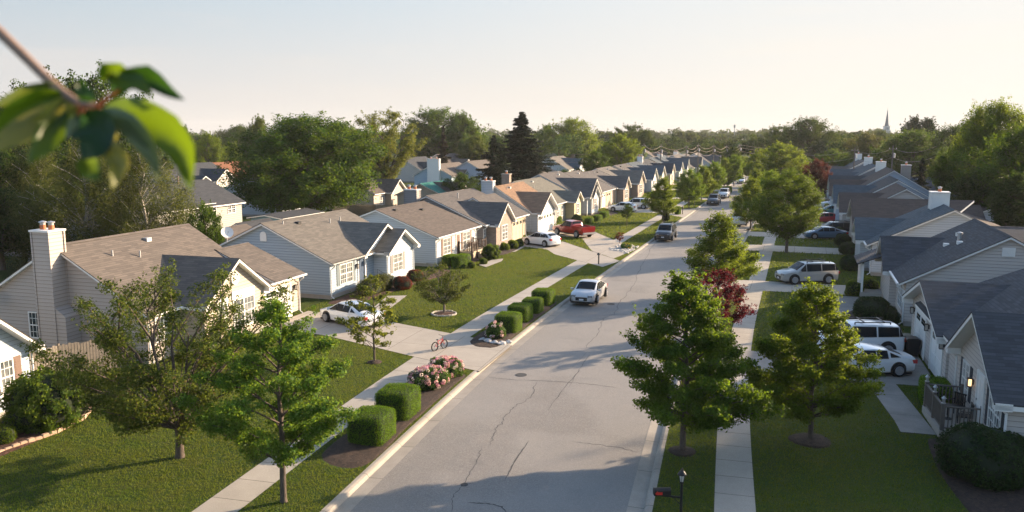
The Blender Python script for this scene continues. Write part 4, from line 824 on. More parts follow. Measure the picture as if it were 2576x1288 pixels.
# --- shrubs and hedges
def superell(a,b_,c,e,n,rg):
    v=unit(rg.normal(0,1,(n,3))); k=(np.abs(v[:,0]/a)**e+np.abs(v[:,1]/b_)**e+np.abs(v[:,2]/c)**e)**(-1/e); P=v*k[:,None]
    N=np.sign(P)*np.stack([np.abs(P[:,0]/a)**(e-1)/a,np.abs(P[:,1]/b_)**(e-1)/b_,np.abs(P[:,2]/c)**(e-1)/c],1); return P,unit(N)
def hedgemesh(name,L,D,H,e,n,size,mat,seed=1,rough=.03,core=CORE,loose=0.,rand=.55,flower=None):
    rg=np.random.default_rng(seed); P,N=superell(L/2,D/2,H*.56,e,n*3,rg); w=np.abs(P).max(1)**2+.2; P=P[:n*2]; N=N[:n*2]
    keep=P[:,2]>-H*.44; P=P[keep][:n]; N=N[keep][:n]
    bumps=np.array([noise.noise(Vector((p[0]*2.2,p[1]*2.2,p[2]*2.2+seed))) for p in P[::1]]); P=P*(1+bumps[:,None]*rough*4)-N*rg.uniform(0,.10,(len(P),1))*H
    if loose: P=P+N*rg.uniform(0,loose,(len(P),1))**1.5
    P[:,2]+=H*.44; V,Q=leaves(rg,P,N,size,rand=rand); nf=len(Q)
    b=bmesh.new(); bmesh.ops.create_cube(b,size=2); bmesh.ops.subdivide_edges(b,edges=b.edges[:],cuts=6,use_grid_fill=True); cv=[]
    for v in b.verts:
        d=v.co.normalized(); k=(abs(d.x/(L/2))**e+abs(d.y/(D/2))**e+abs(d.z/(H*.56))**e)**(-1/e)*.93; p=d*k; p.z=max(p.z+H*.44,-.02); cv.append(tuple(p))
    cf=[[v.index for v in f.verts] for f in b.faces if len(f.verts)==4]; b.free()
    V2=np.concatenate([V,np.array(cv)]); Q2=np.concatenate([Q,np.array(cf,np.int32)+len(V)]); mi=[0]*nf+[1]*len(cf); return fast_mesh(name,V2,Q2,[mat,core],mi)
def shrub(name,label,me,x,y,rz=0.,sc=(1,1,1),group=None,cat='shrub',z=0.):
    o=link(name,me); o.location=(x,y,z); o.rotation_euler=(0,0,rz); o.scale=sc; return tag(o,label,cat,group)
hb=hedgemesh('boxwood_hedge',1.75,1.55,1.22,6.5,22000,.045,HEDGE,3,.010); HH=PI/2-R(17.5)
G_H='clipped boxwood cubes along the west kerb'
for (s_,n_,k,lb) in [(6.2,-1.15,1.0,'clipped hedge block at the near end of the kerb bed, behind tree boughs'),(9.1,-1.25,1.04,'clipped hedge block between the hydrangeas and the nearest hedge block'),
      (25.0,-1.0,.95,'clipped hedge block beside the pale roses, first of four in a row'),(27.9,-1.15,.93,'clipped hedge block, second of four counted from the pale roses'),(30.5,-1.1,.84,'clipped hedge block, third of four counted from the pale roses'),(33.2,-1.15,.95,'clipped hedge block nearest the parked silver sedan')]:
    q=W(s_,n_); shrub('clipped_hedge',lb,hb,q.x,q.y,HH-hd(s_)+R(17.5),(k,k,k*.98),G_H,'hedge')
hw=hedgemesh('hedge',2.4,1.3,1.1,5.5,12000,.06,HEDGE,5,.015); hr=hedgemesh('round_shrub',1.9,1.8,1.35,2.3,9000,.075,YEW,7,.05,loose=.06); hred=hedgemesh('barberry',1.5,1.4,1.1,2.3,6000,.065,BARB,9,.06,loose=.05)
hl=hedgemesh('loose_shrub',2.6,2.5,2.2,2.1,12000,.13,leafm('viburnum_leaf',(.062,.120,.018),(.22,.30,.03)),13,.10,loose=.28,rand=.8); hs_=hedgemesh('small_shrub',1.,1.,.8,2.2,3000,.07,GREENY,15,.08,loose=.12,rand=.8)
def sh(me,name,label,px,by,k=1.,rz=0.,group=None,sn=None,cat='shrub',kz=None):
    x,y=gp(px,by) if sn is None else W(*sn)[:2]; return shrub(name,label,me,x,y,rz,(k,k,kz or k),group,cat)
sh(hl,'leafy_shrub','big bright leafy shrub against the ice blue corner house',118,1072,1.02)
sh(hs_,'leafy_shrub','low twiggy shrub between the big leafy shrub and the corner house wall',45,1085,1.1); sh(hs_,'leafy_shrub','small bright shrub at the picture edge in the corner house bed',8,1115,.9,1.)
sh(hr,'round_shrub','broad dark shrub at the near bottom corner of the porch bed',2478,1205,1.55,kz=1.35); sh(hr,'round_shrub','wide dark yew mound under the picture window of the vented roof house',2192,812,1.25,1); sh(hr,'round_shrub','smaller round shrub beside the downspout of the vented roof house',2228,815,.82,2)
sh(hw,'hedge','low dark hedge behind the lantern topped porch railing',2350,1012,.95,R(70),cat='hedge')
for px,by,k,lb in [(2140,680,1.0,'dark rounded shrub at the white posted porch'),(2133,640,.95,'dark shrub, second of the line leading from the white posted porch'),(2120,618,.95,'clipped dark shrub, third of the line leading from the white posted porch'),(2108,598,.9,'clipped dark shrub at the far end of the line along the east fronts')]: sh(hr,'round_shrub',lb,px,by,k,px)
sh(hs_,'flower_shrub','pale variegated clump in front of the dark shrub line',2148,742,1.3); sh(hs_,'leafy_shrub','light green shrub beside the white porch posts',2188,735,1.3); sh(hs_,'leafy_shrub','grey leaved shrub on the drive edge beyond the silver SUV',2130,668,1.1)
sh(hr,'round_shrub','green shrub near the red car in the east driveway',2108,510,1.2); sh(hr,'round_shrub','dark shrub behind the red car in the east driveway',2118,478,1.3)
q=W(34.6,-14.6); shrub('hedge','long brown green hedge under the twin window of the pale blue house',hedgemesh('hedge',5.2,1.4,1.25,3.2,14000,.08,leafm('privet_leaf',(.058,.072,.018),(.15,.16,.03)),17,.04,loose=.06),q.x-.4,q.y-1.2,PI/2-hd(33),cat='hedge')
for px,by,k,lb in [(1012,728,.95,'dark red barberry ball left of its twin by the pale blue gable'),(1044,708,.9,'dark red barberry ball right of its twin by the pale blue gable')]: sh(hred,'red_barberry',lb,px,by,k,px,'red barberries by the pale blue house')
for px,by,k,lb in [(1132,668,.95,'clipped hedge in front of the brown shutter window, before its taller twin'),(1160,672,1.1,'taller clipped hedge beside the deck of the plain brown roof house')]: sh(hw,'hedge',lb,px,by,k*.78,R(60),'hedges by the small deck',cat='hedge',kz=k)
sh(hl,'leafy_shrub','arching green shrub beside the deck steps',1236,652,.62); sh(hs_,'leafy_shrub','tiny shrub at the foot of the deck steps',1217,665,.7); sh(hs_,'orange_flowers','low mound of orange red flowers beside the deck bed',1187,674,.7)
for px,by,k,lb in [(1270,630,1.0,'feathery shrub first along the brick front'),(1290,626,1.15,'upright shrub in the middle of the brick front bed'),(1305,620,1.0,'reddish shrub at the corner of the tan garage')]: sh(hs_,'leafy_shrub',lb,px,by,k,px)
sh(hr,'round_shrub','round boxwood between the tan garage and the white garage gable',1331,588,.95); sh(hw,'hedge','short clipped hedge behind the red pickup',1400,560,.8,R(60),cat='hedge'); sh(hr,'round_shrub','tall clipped boxwood at the corner of the yellow bay',1451,575,.85,kz=1.35)
for px,by,k,lb in [(1482,562,.75,'first clipped shrub under the white double gable'),(1503,556,.8,'second clipped shrub under the white double gable'),(1520,548,.85,'third clipped shrub under the white double gable')]: sh(hw,'hedge',lb,px,by,k,R(65),'clipped shrubs under the white double gable',cat='hedge')
for px,by,k,lb in [(1573,520,.6,'clipped hedge against the small brick gable house'),(1608,520,.75,'dark clipped hedge beyond the white and grey driveway cars'),(1620,508,.8,'rounded hedge before the arched vent house'),(1637,497,.9,'hedge at the corner of the slender white gable')]: sh(hw,'hedge',lb,px,by,k,R(60),'hedges along the far west fronts',cat='hedge',kz=k*1.1)
sh(hw,'hedge','squat square hedge by the dark post on the west verge',1705,539,.62,R(65),cat='hedge',kz=1.1); sh(hr,'round_shrub','small grassy shrub at the trunk of the first kerb maple',1675,556,.55,kz=.9); sh(hw,'hedge','square hedge on the verge next to the white parked SUV',1832,484,1.0,R(65),cat='hedge',kz=1.2)
# flowering shrubs: foliage with separate blooms
def flowering(name,label,px,by,w,h,cols,nb,bs,seed,long_=1.):
    x,y=gp(px,by); o=thing(name,label,'shrub',(x,y,0),HH)
    link('foliage',hedgemesh('foliage',w*long_,w,h,2.2,7000,.085,leafm('hydrangea_leaf',(.055,.115,.022),(.16,.25,.03),trw=.3,k=1.),seed,.09,loose=.12,rand=.8),o)
    rg=np.random.default_rng(seed); P,N=superell(w*long_/2,w/2,h*.56,2.2,nb*3,rg); P=P[P[:,2]>-h*.2][:nb]; P[:,2]+=h*.44
    for ci,c in enumerate(cols):
        pts=P[ci::len(cols)]; n=len(pts)*26; id_=np.repeat(np.arange(len(pts)),26); d=unit(rg.normal(0,1,(n,3))); Pc=pts[id_]+d*bs*rg.uniform(.8,1.1,(n,1))+unit(pts[id_])*.05
        V,Q=leaves(rg,Pc,d,bs*.75,rand=.3,aspect=.9); tag(link('blossom',fast_mesh('blossom',V,Q,[leafm('petal_%s_%d'%(name,ci),c,mulc(c,.8),.9,1.15,trw=.25,k=1.)]),o),kind='stuff')
    return o
flowering('hydrangea','cream and pink hydrangea bush next to the second hedge block',1078,972,1.7,.85,[(.86,.70,.58),(.80,.45,.42),(.70,.32,.40)],90,.085,21,1.3)
flowering('hydrangea','peach hydrangea bush reaching to the driveway corner',1120,945,1.6,.85,[(.88,.55,.38),(.80,.45,.32),(.85,.68,.55)],80,.08,22,1.3)
flowering('rose_bush','bush of pale roses beside the first of the four hedge blocks',1246,853,1.05,1.0,[(.78,.66,.58),(.75,.48,.45)],26,.085,23)
flowering('flower_clump','yellow green flower clump in the rock garden at the driveway mouth',1575,625,1.0,.5,[(.55,.45,.06),(.5,.30,.05)],14,.06,24,1.5)
p=proto(71,1.25,.5,.35,'round',900,.09,BARB,nl=16,tr=.03,clump=.14,dens=3); x,y=gp(1558,612); plant(p,'red_shrub','reddish twiggy shrub standing in the rock garden','shrub',x,y)
def rock(name,label,x,y,r,seed,col=(.44,.42,.40),group=None,sq=.6):
    b=bmesh.new(); bmesh.ops.create_icosphere(b,subdivisions=3,radius=1)
    for v in b.verts:
        d=v.co.copy(); k=1+.32*noise.noise(d*1.3+Vector((seed*7.,0,0)))+.12*noise.noise(d*3+Vector((0,seed*3.,0))); v.co=Vector((d.x*r*k*1.2,d.y*r*k,d.z*r*k*sq))
    me=bpy.data.meshes.new(name); b.to_mesh(me); b.free(); me.materials.append(plain('rock_%d'%(col[0]*100),col,.85,var=.35,scale=6)); o=link(name,me); o.location=(x,y,r*.2); o.rotation_euler=(0,0,seed); return tag(o,label,'rock',group)
_rk=[(1214,856,.20),(1228,860,.26),(1243,864,.22),(1262,866,.24),(1280,862,.2)]
for i,(px,py,r) in enumerate(_rk): x,y=gp(px,py); rock('garden_rock',['small pale rock at the sidewalk end of the rose bed','second pale rock from the sidewalk in front of the roses','flat pale rock in the middle of the rose bed edge','round rock near the kerb end of the rose bed','last rock of the rose bed edge, at the kerb'][i],x,y,r,i+1,group='rocks edging the rose bed')
b=MB(); rnd=random.Random(3); cx,cy=gp(1577,627)
for i in range(150):
    a=rnd.uniform(0,2*PI); r_=math.sqrt(rnd.random()); x=cx+r_*1.9*math.cos(a); y=cy+r_*3.4*math.sin(a); s_=rnd.uniform(.07,.17)
    if SN(x,y)[1]>-.35: continue
    P=[(x+dx*s_*rnd.uniform(.7,1.2),y+dy*s_*rnd.uniform(.7,1.2),z_) for z_ in (0,s_*.8) for dx,dy in ((-1,-.6),(.3,-1),(1,.4),(-.4,1))]
    b.add(P,[(0,1,5,4),(1,2,6,5),(2,3,7,6),(3,0,4,7),(4,5,6,7)])
tag(b.build('river_rock',plain('river_stone',(.52,.50,.47),.8,var=.4,scale=5)),'bed of white river rock around the flower clump at the driveway mouth','rock bed',kind='stuff')

# ------------------------------------------------------------------ vehicles
GLASS=glossy('car_glass',(.008,.012,.015),.22,.16); TYRE=plain('tyre_rubber',(.012,.012,.012),.85); RIM=glossy('alloy_rim',(.30,.30,.31),.35); HL=glossy('headlight_glass',(.20,.21,.22),.06); TL=glossy('taillight_red',(.42,.012,.012),.15); PLASTIC=plain('black_plastic',(.015,.015,.016),.5); PLATE=plain('plate_white',(.6,.6,.62),.4)
CARS={ # x, z bottom, z belt, half width, z top, half width top ; cabin station indices
 'sedan':(dict(L=4.75,wb=2.78,wr=.33),[(-2.37,.42,.74,.68,.80,.52),(-2.27,.28,.90,.82,.97,.68),(-1.95,.24,.93,.89,1.02,.74),(-1.72,.22,.94,.90,1.06,.74),(-.85,.20,.93,.915,1.38,.66),(-.15,.20,.92,.915,1.45,.68),(.40,.20,.91,.915,1.43,.68),(1.32,.20,.88,.91,.98,.76),(1.75,.22,.83,.90,.90,.74),(2.15,.26,.74,.84,.80,.66),(2.37,.34,.60,.66,.64,.48)],(3,4,6,7)),
 'hatch':(dict(L=4.4,wb=2.65,wr=.34),[(-2.15,.40,.78,.66,.86,.55),(-2.05,.28,1.0,.84,1.12,.66),(-1.85,.24,1.04,.90,1.20,.66),(-1.35,.22,1.03,.91,1.46,.62),(-.6,.20,1.0,.915,1.54,.62),(.35,.20,.97,.915,1.50,.61),(1.15,.20,.94,.91,1.05,.70),(1.6,.22,.88,.90,.97,.72),(2.05,.26,.76,.84,.82,.66),(2.25,.34,.60,.66,.64,.48)],(2,3,5,6)),
 'suv':(dict(L=4.8,wb=2.85,wr=.38),[(-2.38,.48,.86,.72,.95,.6),(-2.30,.32,1.08,.86,1.20,.70),(-2.24,.28,1.10,.93,1.24,.78),(-2.02,.26,1.09,.94,1.68,.73),(-.7,.24,1.06,.945,1.76,.74),(.45,.24,1.03,.945,1.72,.73),(1.25,.24,1.01,.94,1.14,.80),(1.7,.26,1.0,.93,1.10,.76),(2.2,.30,.88,.88,.96,.72),(2.4,.38,.70,.72,.76,.55)],(2,3,5,6)),
 'pickup':(dict(L=5.9,wb=3.65,wr=.42),[(-2.95,.5,1.02,.86,1.04,.80),(-2.85,.42,1.14,.96,1.15,.88),(-1.9,.40,1.16,.98,1.17,.90),(-.90,.40,1.16,.98,1.18,.90),(-.82,.40,1.18,.985,1.45,.80),(-.70,.40,1.18,.985,1.84,.70),(.55,.40,1.16,.985,1.88,.70),(1.25,.40,1.14,.98,1.30,.80),(2.1,.42,1.08,.96,1.20,.80),(2.7,.46,.95,.92,1.05,.74),(2.95,.52,.72,.80,.80,.6)],(4,5,6,7))}
def ringp(st_):
    x,zb,ze,w,zr,wt=st_; h=[(0,zb),(w*.86,zb),(w*.97,zb+.10),(w,(zb*.45+ze*.55)),(w*.975,ze),(wt,zr-.05),(wt*.62,zr-.005),(0,zr)]
    return h
CARM={}
def wheelmesh(r):
    b=MB(); b.lathe([(r*.66,-.10),(r*.92,-.115),(r,-.08),(r,.08),(r*.92,.115),(r*.66,.10)],k=24,axis='y'); ty=b
    m=MB(); m.lathe([(r*.67,.0),(r*.67,.085),(r*.60,.088),(r*.58,.05),(.02,.05)],k=24,axis='y'); 
    for i in range(6):
        a=2*PI*i/6; m.obox((.03*math.cos(a),.065,.03*math.sin(a)),(r*.6*math.cos(a),.07,r*.6*math.sin(a)),.075*r/.34,.045,up=(0,1,0))
    m.lathe([(r*.16,.03),(r*.16,.095),(.01,.1)],k=10,axis='y'); return ty,m
def carmeshes(kind,paint):
    key=(kind,paint.name)
    if key in CARM: return CARM[key]
    d,stn,(c0,c1,c2,c3)=CARS[kind]; out=[]; lo=.04 if kind!='pickup' else 0; stn=[(x_,zb-lo*1.2,ze-lo,w_,zr-lo*.5,wt_) for x_,zb,ze,w_,zr,wt_ in stn]; rings=[ringp(s_) for s_ in stn]; k=8
    b=MB(); V=[]; 
    for s_,rg_ in zip(stn,rings):
        full=rg_+[(-y,z) for y,z in rg_[-2:0:-1]]; V.append([(s_[0],y,z) for y,z in full])
    n=len(V[0]); P=[p for r_ in V for p in r_]; Fc=[]
    for i in range(len(V)-1):
        for j in range(n): Fc.append((i*n+j,i*n+(j+1)%n,(i+1)*n+(j+1)%n,(i+1)*n+j))
    Fc.append(tuple(range(n))); Fc.append(tuple((len(V)-1)*n+j for j in range(n))[::-1]); b.add(P,Fc)
    me=bpy.data.meshes.new('body'); me.from_pydata(b.v,[],b.f); bm=bmesh.new(); bm.from_mesh(me); bmesh.ops.recalc_face_normals(bm,faces=bm.faces)
    for e in bm.edges: e.smooth = e.calc_face_angle(0)<R(38)
    for f in bm.faces: f.smooth=True
    bm.to_mesh(me); bm.free(); me.materials.append(paint); out.append(('body',me,None))
    def poly(name,pts,off,m,sh=.10,parent=None):
        pts=[Vector(p) for p in pts]; c=sum(pts,Vector())/len(pts); nrm=(pts[1]-pts[0]).cross(pts[2]-pts[1]).normalized()
        if nrm.dot(c-Vector((c.x*.6,0,.8)))<0: nrm=-nrm
        pts=[p+(c-p)*sh+nrm*off for p in pts]; q=MB(); q.prism(pts,-nrm*.035); me=q2(q,name,m); out.append((name,me,None))
    def q2(q,name,m):
        me=bpy.data.meshes.new(name); me.from_pydata(q.v,[],q.f); me.materials.append(m); bm=bmesh.new(); bm.from_mesh(me); bmesh.ops.recalc_face_normals(bm,faces=bm.faces); bm.to_mesh(me); bm.free(); return me
    def P4(i,sg,u=0,i2=None): 
        a=rings[i]; return Vector((stn[i][0],sg*a[4][0],a[4][1]+.02))
    def P5(i,sg): a=rings[i]; return Vector((stn[i][0],sg*a[5][0],a[5][1]-.02))
    for sg in (-1,1):
        if kind!='pickup': poly('side_window',[P4(c0,sg),P4(c1,sg),P5(c1,sg)],.024,GLASS,.13 if kind!='sedan' else .42)
        ml=P4(c1,sg).lerp(P4(c2,sg),.48); mu=P5(c1,sg).lerp(P5(c2,sg),.48)
        poly('side_window',[P4(c1,sg),ml,mu,P5(c1,sg)],.034,GLASS,.07); poly('side_window',[ml,P4(c2,sg),P5(c2,sg),mu],.034,GLASS,.07)
        poly('side_window',[P4(c2,sg),P4(c3,sg).lerp(P4(c2,sg),.12),P5(c2,sg)],.024,GLASS,.13)
    def scr(name,ia,ib,u0,u1):
        a,c=rings[ia],rings[ib]; xa,xb=stn[ia][0],stn[ib][0]; pts=[]
        for r_,x_,ks in ((a,xa,(5,6,7)),(c,xb,(7,6,5))):
            for k_ in ks: pts.append((x_,r_[k_][0],r_[k_][1]))
        f=[Vector(p) for p in pts]; A=[f[0],f[1],f[2],Vector((f[1].x,-f[1].y,f[1].z)),Vector((f[0].x,-f[0].y,f[0].z))]; B=[f[5],f[4],f[3],Vector((f[4].x,-f[4].y,f[4].z)),Vector((f[5].x,-f[5].y,f[5].z))]
        q=MB(); nr=(B[2]-A[2]).cross(Vector((0,1,0))).normalized(); nr=nr if nr.z>0 else -nr
        PA=[a_.lerp(b_,u0)*1. for a_,b_ in zip(A,B)]; PB=[a_.lerp(b_,u1) for a_,b_ in zip(A,B)]
        PA=[Vector((p.x,p.y*.90,p.z))+nr*.014 for p in PA]; PB=[Vector((p.x,p.y*.92,p.z))+nr*.014 for p in PB]
        q.add(PA+PB,[(i,i+1,i+6,i+5) for i in range(4)]); out.append((name,q2(q,name,m=GLASS),None))
    scr('windshield',c3,c2,.06,.92); scr('rear_window',c0,c1,.10 if kind!='pickup' else .2,.90)
    fx=stn[-2][0]; rx=stn[1][0]; f_=stn[-2]; r_=stn[1]
    for sg in (-1,1):
        q=MB(); w=f_[3]; q.obox((fx+.06,sg*(w*.88),f_[2]-.07),(fx+.16,sg*(w*.52),f_[2]-.06),.16,.13); out.append(('headlight',q2(q,'headlight',HL),None))
        q=MB(); q.box(rx-.10,rx+.18,min(sg*(r_[3]*.72),sg*(r_[3]+.02)),max(sg*(r_[3]*.72),sg*(r_[3]+.02)),r_[2]-.22,r_[2]-.04); out.append(('taillight',q2(q,'taillight',TL),None))
        q=MB(); x_=stn[c3][0]-.28; q.box(x_,x_+.12,min(sg*.92,sg*1.12),max(sg*.92,sg*1.12),stn[c3][2]+.02,stn[c3][2]+.16); out.append(('mirror',q2(q,'mirror',paint),None))
    q=MB(); q.box(fx+.02,stn[-1][0]+.012,-.42,.42,f_[1]+.12,f_[1]+.36); out.append(('grille',q2(q,'grille',PLASTIC),None))
    for nm,x0,x1,z_ in (('number_plate',stn[-1][0]+.008,stn[-1][0]+.025,f_[1]+.2),('number_plate',stn[0][0]-.03,stn[0][0]+.01,.56)):
        q=MB(); q.box(x0,x1,-.16,.16,z_-.06,z_+.06); out.append((nm,q2(q,nm,PLATE),None))
    q=MB(); q.box(stn[0][0]+.25,stn[-1][0]-.25,-stn[4][3]*.93,stn[4][3]*.93,stn[4][1]-.06,stn[4][1]+.05); out.append(('underbody',q2(q,'underbody',PLASTIC),None))
    w=stn[4][3]; r0=d['wr']; ty,rm=wheelmesh(r0); tym=q2(ty,'tyre',TYRE); rmm=q2(rm,'rim',RIM)
    arch=MB(); arch.lathe([(r0+.075,-.02),(r0+.075,.008),(.05,.008)],k=28,axis='y'); am=q2(arch,'wheel_arch',PLASTIC)
    xo=.02 if kind!='pickup' else -.05
    for sx_ in (-1,1):
        for sg in (-1,1):
            out.append(('wheel_arch',am,(sx_*d['wb']/2+xo,sg*(w-.008),r0+.02,sg)))
            out.append(('wheel',(tym,rmm),(sx_*d['wb']/2+xo,sg*(w-.025),r0,sg)))
    if kind=='suv':
        for sg in (-1,1): q=MB(); q.obox((-1.6,sg*.58,1.80),(.3,sg*.58,1.79),.05,.05); q.obox((-1.6,sg*.58,1.70),(-1.6,sg*.58,1.80),.05,.05); q.obox((.3,sg*.58,1.68),(.3,sg*.58,1.79),.05,.05); out.append(('roof_rail',q2(q,'roof_rail',PLASTIC),None))
        q=MB(); q.box(-1.3,-1.22,-.6,.6,1.815,1.85); q.box(-.2,-.12,-.6,.6,1.815,1.85); out.append(('roof_rack',q2(q,'roof_rack',PLASTIC),None))
    if kind=='pickup':
        q=MB(); q.box(-2.82,-.98,-.84,.84,1.165,1.178); out.append(('bed_floor',q2(q,'bed_floor',PLASTIC),None))
        q=MB()
        for sg in (-1,1): q.box(-2.9,-.92,min(sg*.84,sg*.97),max(sg*.84,sg*.97),1.14,1.36)
        q.box(-2.96,-2.86,-.96,.96,.75,1.36); q.box(-.98,-.90,-.9,.9,1.14,1.38); out.append(('bed_wall',q2(q,'bed_wall',paint),None))
        q=MB(); q.box(-3.12,-2.95,-.92,.92,.50,.68); out.append(('bumper',q2(q,'bumper',METAL),None))
    CARM[key]=out; return out
def car(kind,label,paint,x,y,dx,dy,cat=None,name=None,small=False):
    nm=name or {'sedan':'parked_car','hatch':'parked_car','suv':'parked_suv','pickup':'pickup_truck'}[kind]
    o=thing(nm,label,cat or {'sedan':'car','hatch':'car','suv':'suv','pickup':'pickup truck'}[kind],(x,y,.02),math.atan2(dy,dx))
    for n_,me,ps in carmeshes(kind,paint):
        if ps is None: link(n_,me,o)
        else:
            if n_=='wheel':
                t=link('wheel',me[0],o); rm=link('rim',me[1],t); rm.location.y=.062
            else: t=link(n_,me,o)
            t.location=ps[:3]; 
            if ps[3]<0: t.rotation_euler=(0,0,PI)
    return o
WP=carpaint('white_paint',(.72,.73,.74)); SP=carpaint('silver_paint',(.50,.51,.52),.35); CP=carpaint('champagne_paint',(.42,.41,.39),.3); BP=carpaint('black_paint',(.015,.018,.022)); RP=carpaint('red_paint',(.30,.012,.010)); RP2=carpaint('crimson_paint',(.33,.014,.022)); GP=carpaint('graphite_paint',(.07,.08,.09),.2); TP=carpaint('teal_paint',(.04,.18,.2)); BLP=carpaint('blue_paint',(.05,.12,.2))
def side_car(kind,label,paint,rear,front,near=+1):     # near-side wheel contact points in the picture
    a,b_=Vector((*gp(*rear),0)),Vector((*gp(*front),0)); d=(b_-a).normalized(); n=Vector((-d.y,d.x,0)); n=n if n.y>0 else -n; w=CARS[kind][1][4][3]-.1
    c=(a+b_)/2+n*w*near; return car(kind,label,paint,c.x,c.y,d.x,d.y)
side_car('sedan','white sedan in the driveway of the beige house, half hidden by the feathery sapling',WP,(903,829),(816,808))
_v=W(36.1,1.5); _h=hd(37); car('sedan','silver sedan parked at the west kerb facing the camera',SP,_v.x,_v.y,-math.sin(_h),-math.cos(_h))
_v=W(73.2,1.35); _h=hd(73); car('suv','black SUV parked at the west kerb opposite the yellow green tree',BP,_v.x,_v.y,-math.sin(_h),-math.cos(_h))
side_car('hatch','white hatchback in the driveway of the brick gable house',WP,(1380,623),(1320,615))
side_car('pickup','red pickup truck with open black bed before the white garage door',RP,(1464,601),(1390,589))
side_car('hatch','white crossover in the driveway, behind the ball shaped tree',WP,(1589,534),(1538,532))
_v=W(111.2,-9.3); car('suv','silver grey SUV alongside the white crossover at the twin garage house',SP,_v.x,_v.y,-.86,.42)
_v=W(124.,1.75); _h=hd(124); car('suv','dark SUV parked at the west kerb, nose to the camera, ahead of a white one',GP,_v.x,_v.y,-math.sin(_h),-math.cos(_h))
_v=W(140.2,2.1); car('suv','white SUV parked behind the dark one at the west kerb far up the street',WP,_v.x,_v.y,-math.sin(_h),-math.cos(_h))
side_car('suv','silver SUV with roof rails in the driveway of the vented roof house',CP,(2088,714),(1992,716))
side_car('sedan','white sedan in front of the garage of the beige corner house, beside the bins',WP,(2260,947),(2120,950))
_v=gp(2158,890); car('suv','white SUV standing behind the white sedan in the same shaded driveway',WP,_v[0],_v[1]+.4,-1,.06)
_v=gp(2083,562); car('sedan','crimson sedan in a driveway along the east row',RP2,_v[0],_v[1]+1,-1,.12)
_v=gp(2100,541); car('sedan','teal car behind the crimson sedan',TP,_v[0],_v[1]+1,-1,.12); _v=gp(2100,524); car('suv','white car behind the teal one in the east row',WP,_v[0],_v[1],-1,.15)
_v=gp(2075,600); car('sedan','dark blue sedan in the shade near the large dense maple',BLP,_v[0],_v[1],-1,.1); _v=gp(2103,597); car('suv','black SUV next to the clipped dark shrubs',BP,_v[0]+.3,_v[1]+1.5,-1,.1)
_v=W(92,8.3); _h=hd(92); car('suv','white SUV parked at the east kerb, mostly hidden by the yellow green tree',WP,_v.x,_v.y,math.sin(_h),math.cos(_h))
_v=W(190,2.0); car('sedan','tiny white car parked where the street disappears under the trees',WP,_v.x,_v.y,-math.sin(_h),-math.cos(_h))
_v=gp(1480,440); car('sedan','dark car glimpsed between back gardens behind the taupe gable',BP,*gp(1479,446),1,.2)

# ------------------------------------------------------------------ bicycle, bins, post lamp, mailboxes
def bicycle(x,y,dx,dy):
    o=thing('child_bicycle','small red child bicycle standing on the driveway near the sidewalk','bicycle',(x,y,.02),math.atan2(dy,dx)); r=.245
    red=glossy('bike_red',(.55,.03,.02),.25)
    for x_,nm in ((-.36,'wheel'),(.38,'wheel')):
        b=MB(); n=28
        for i in range(n):
            a,c=2*PI*i/n,2*PI*(i+1)/n; b.obox((x_+r*math.cos(a),0,r+r*math.sin(a)),(x_+r*math.cos(c),0,r+r*math.sin(c)),.05,.045,up=(0,1,0))
        w=b.build(nm,TYRE,o); b=MB()
        for i in range(12): a=2*PI*i/12; b.obox((x_,0,r),(x_+(r-.02)*math.cos(a),0,r+(r-.02)*math.sin(a)),.006,.006,up=(0,1,0))
        b.lathe([(.03,-.04),(.03,.04)],(x_,0,r),10,axis='y'); b.build('spoke',RIM,w)
    b=MB()
    for p,q,t in [((-.36,0,r),(-.05,0,.26),.014),((-.36,0,r),(-.12,0,.50),.014),((-.05,0,.26),(-.13,0,.56),.018),((-.05,0,.26),(.27,0,.52),.02),((-.12,0,.50),(.26,0,.58),.018),((.28,0,.66),(.25,0,.50),.02)]: b.tube([p,q],t,8)
    b.build('frame',red,o); b=MB()
    for s_ in (-1,1): b.tube([(.26,0,.50),(.29,s_*.045,.44),(.38,s_*.045,r)],.012,6)
    b.build('fork',red,o); b=MB(); b.tube([(.28,0,.64),(.26,0,.74)],.014,8); b.tube([(.20,-.25,.80),(.27,-.12,.76),(.27,.12,.76),(.20,.25,.80)],.012,8); b.build('handlebar',BLACK,o)
    b=MB(); b.lathe([(.01,0),(.06,.01),(.075,.03),(.05,.055),(.01,.06)],(-.16,0,.57),12); b.build('saddle',BLACK,o); b=MB(); b.lathe([(.07,-.03),(.07,-.02)],(-.05,0,.26),14,axis='y'); b.obox((-.05,-.05,.26),(.03,-.06,.15),.02,.02); b.obox((-.05,.05,.26),(-.13,.06,.37),.02,.02); b.box(-.01,.07,-.12,-.06,.135,.155); b.box(-.17,-.09,.06,.12,.365,.385); b.build('pedal_crank',METAL,o)
_a,_b=gp(1093,884),gp(1118,877); bicycle((_a[0]+_b[0])/2,(_a[1]+_b[1])/2,_b[0]-_a[0],_b[1]-_a[1])
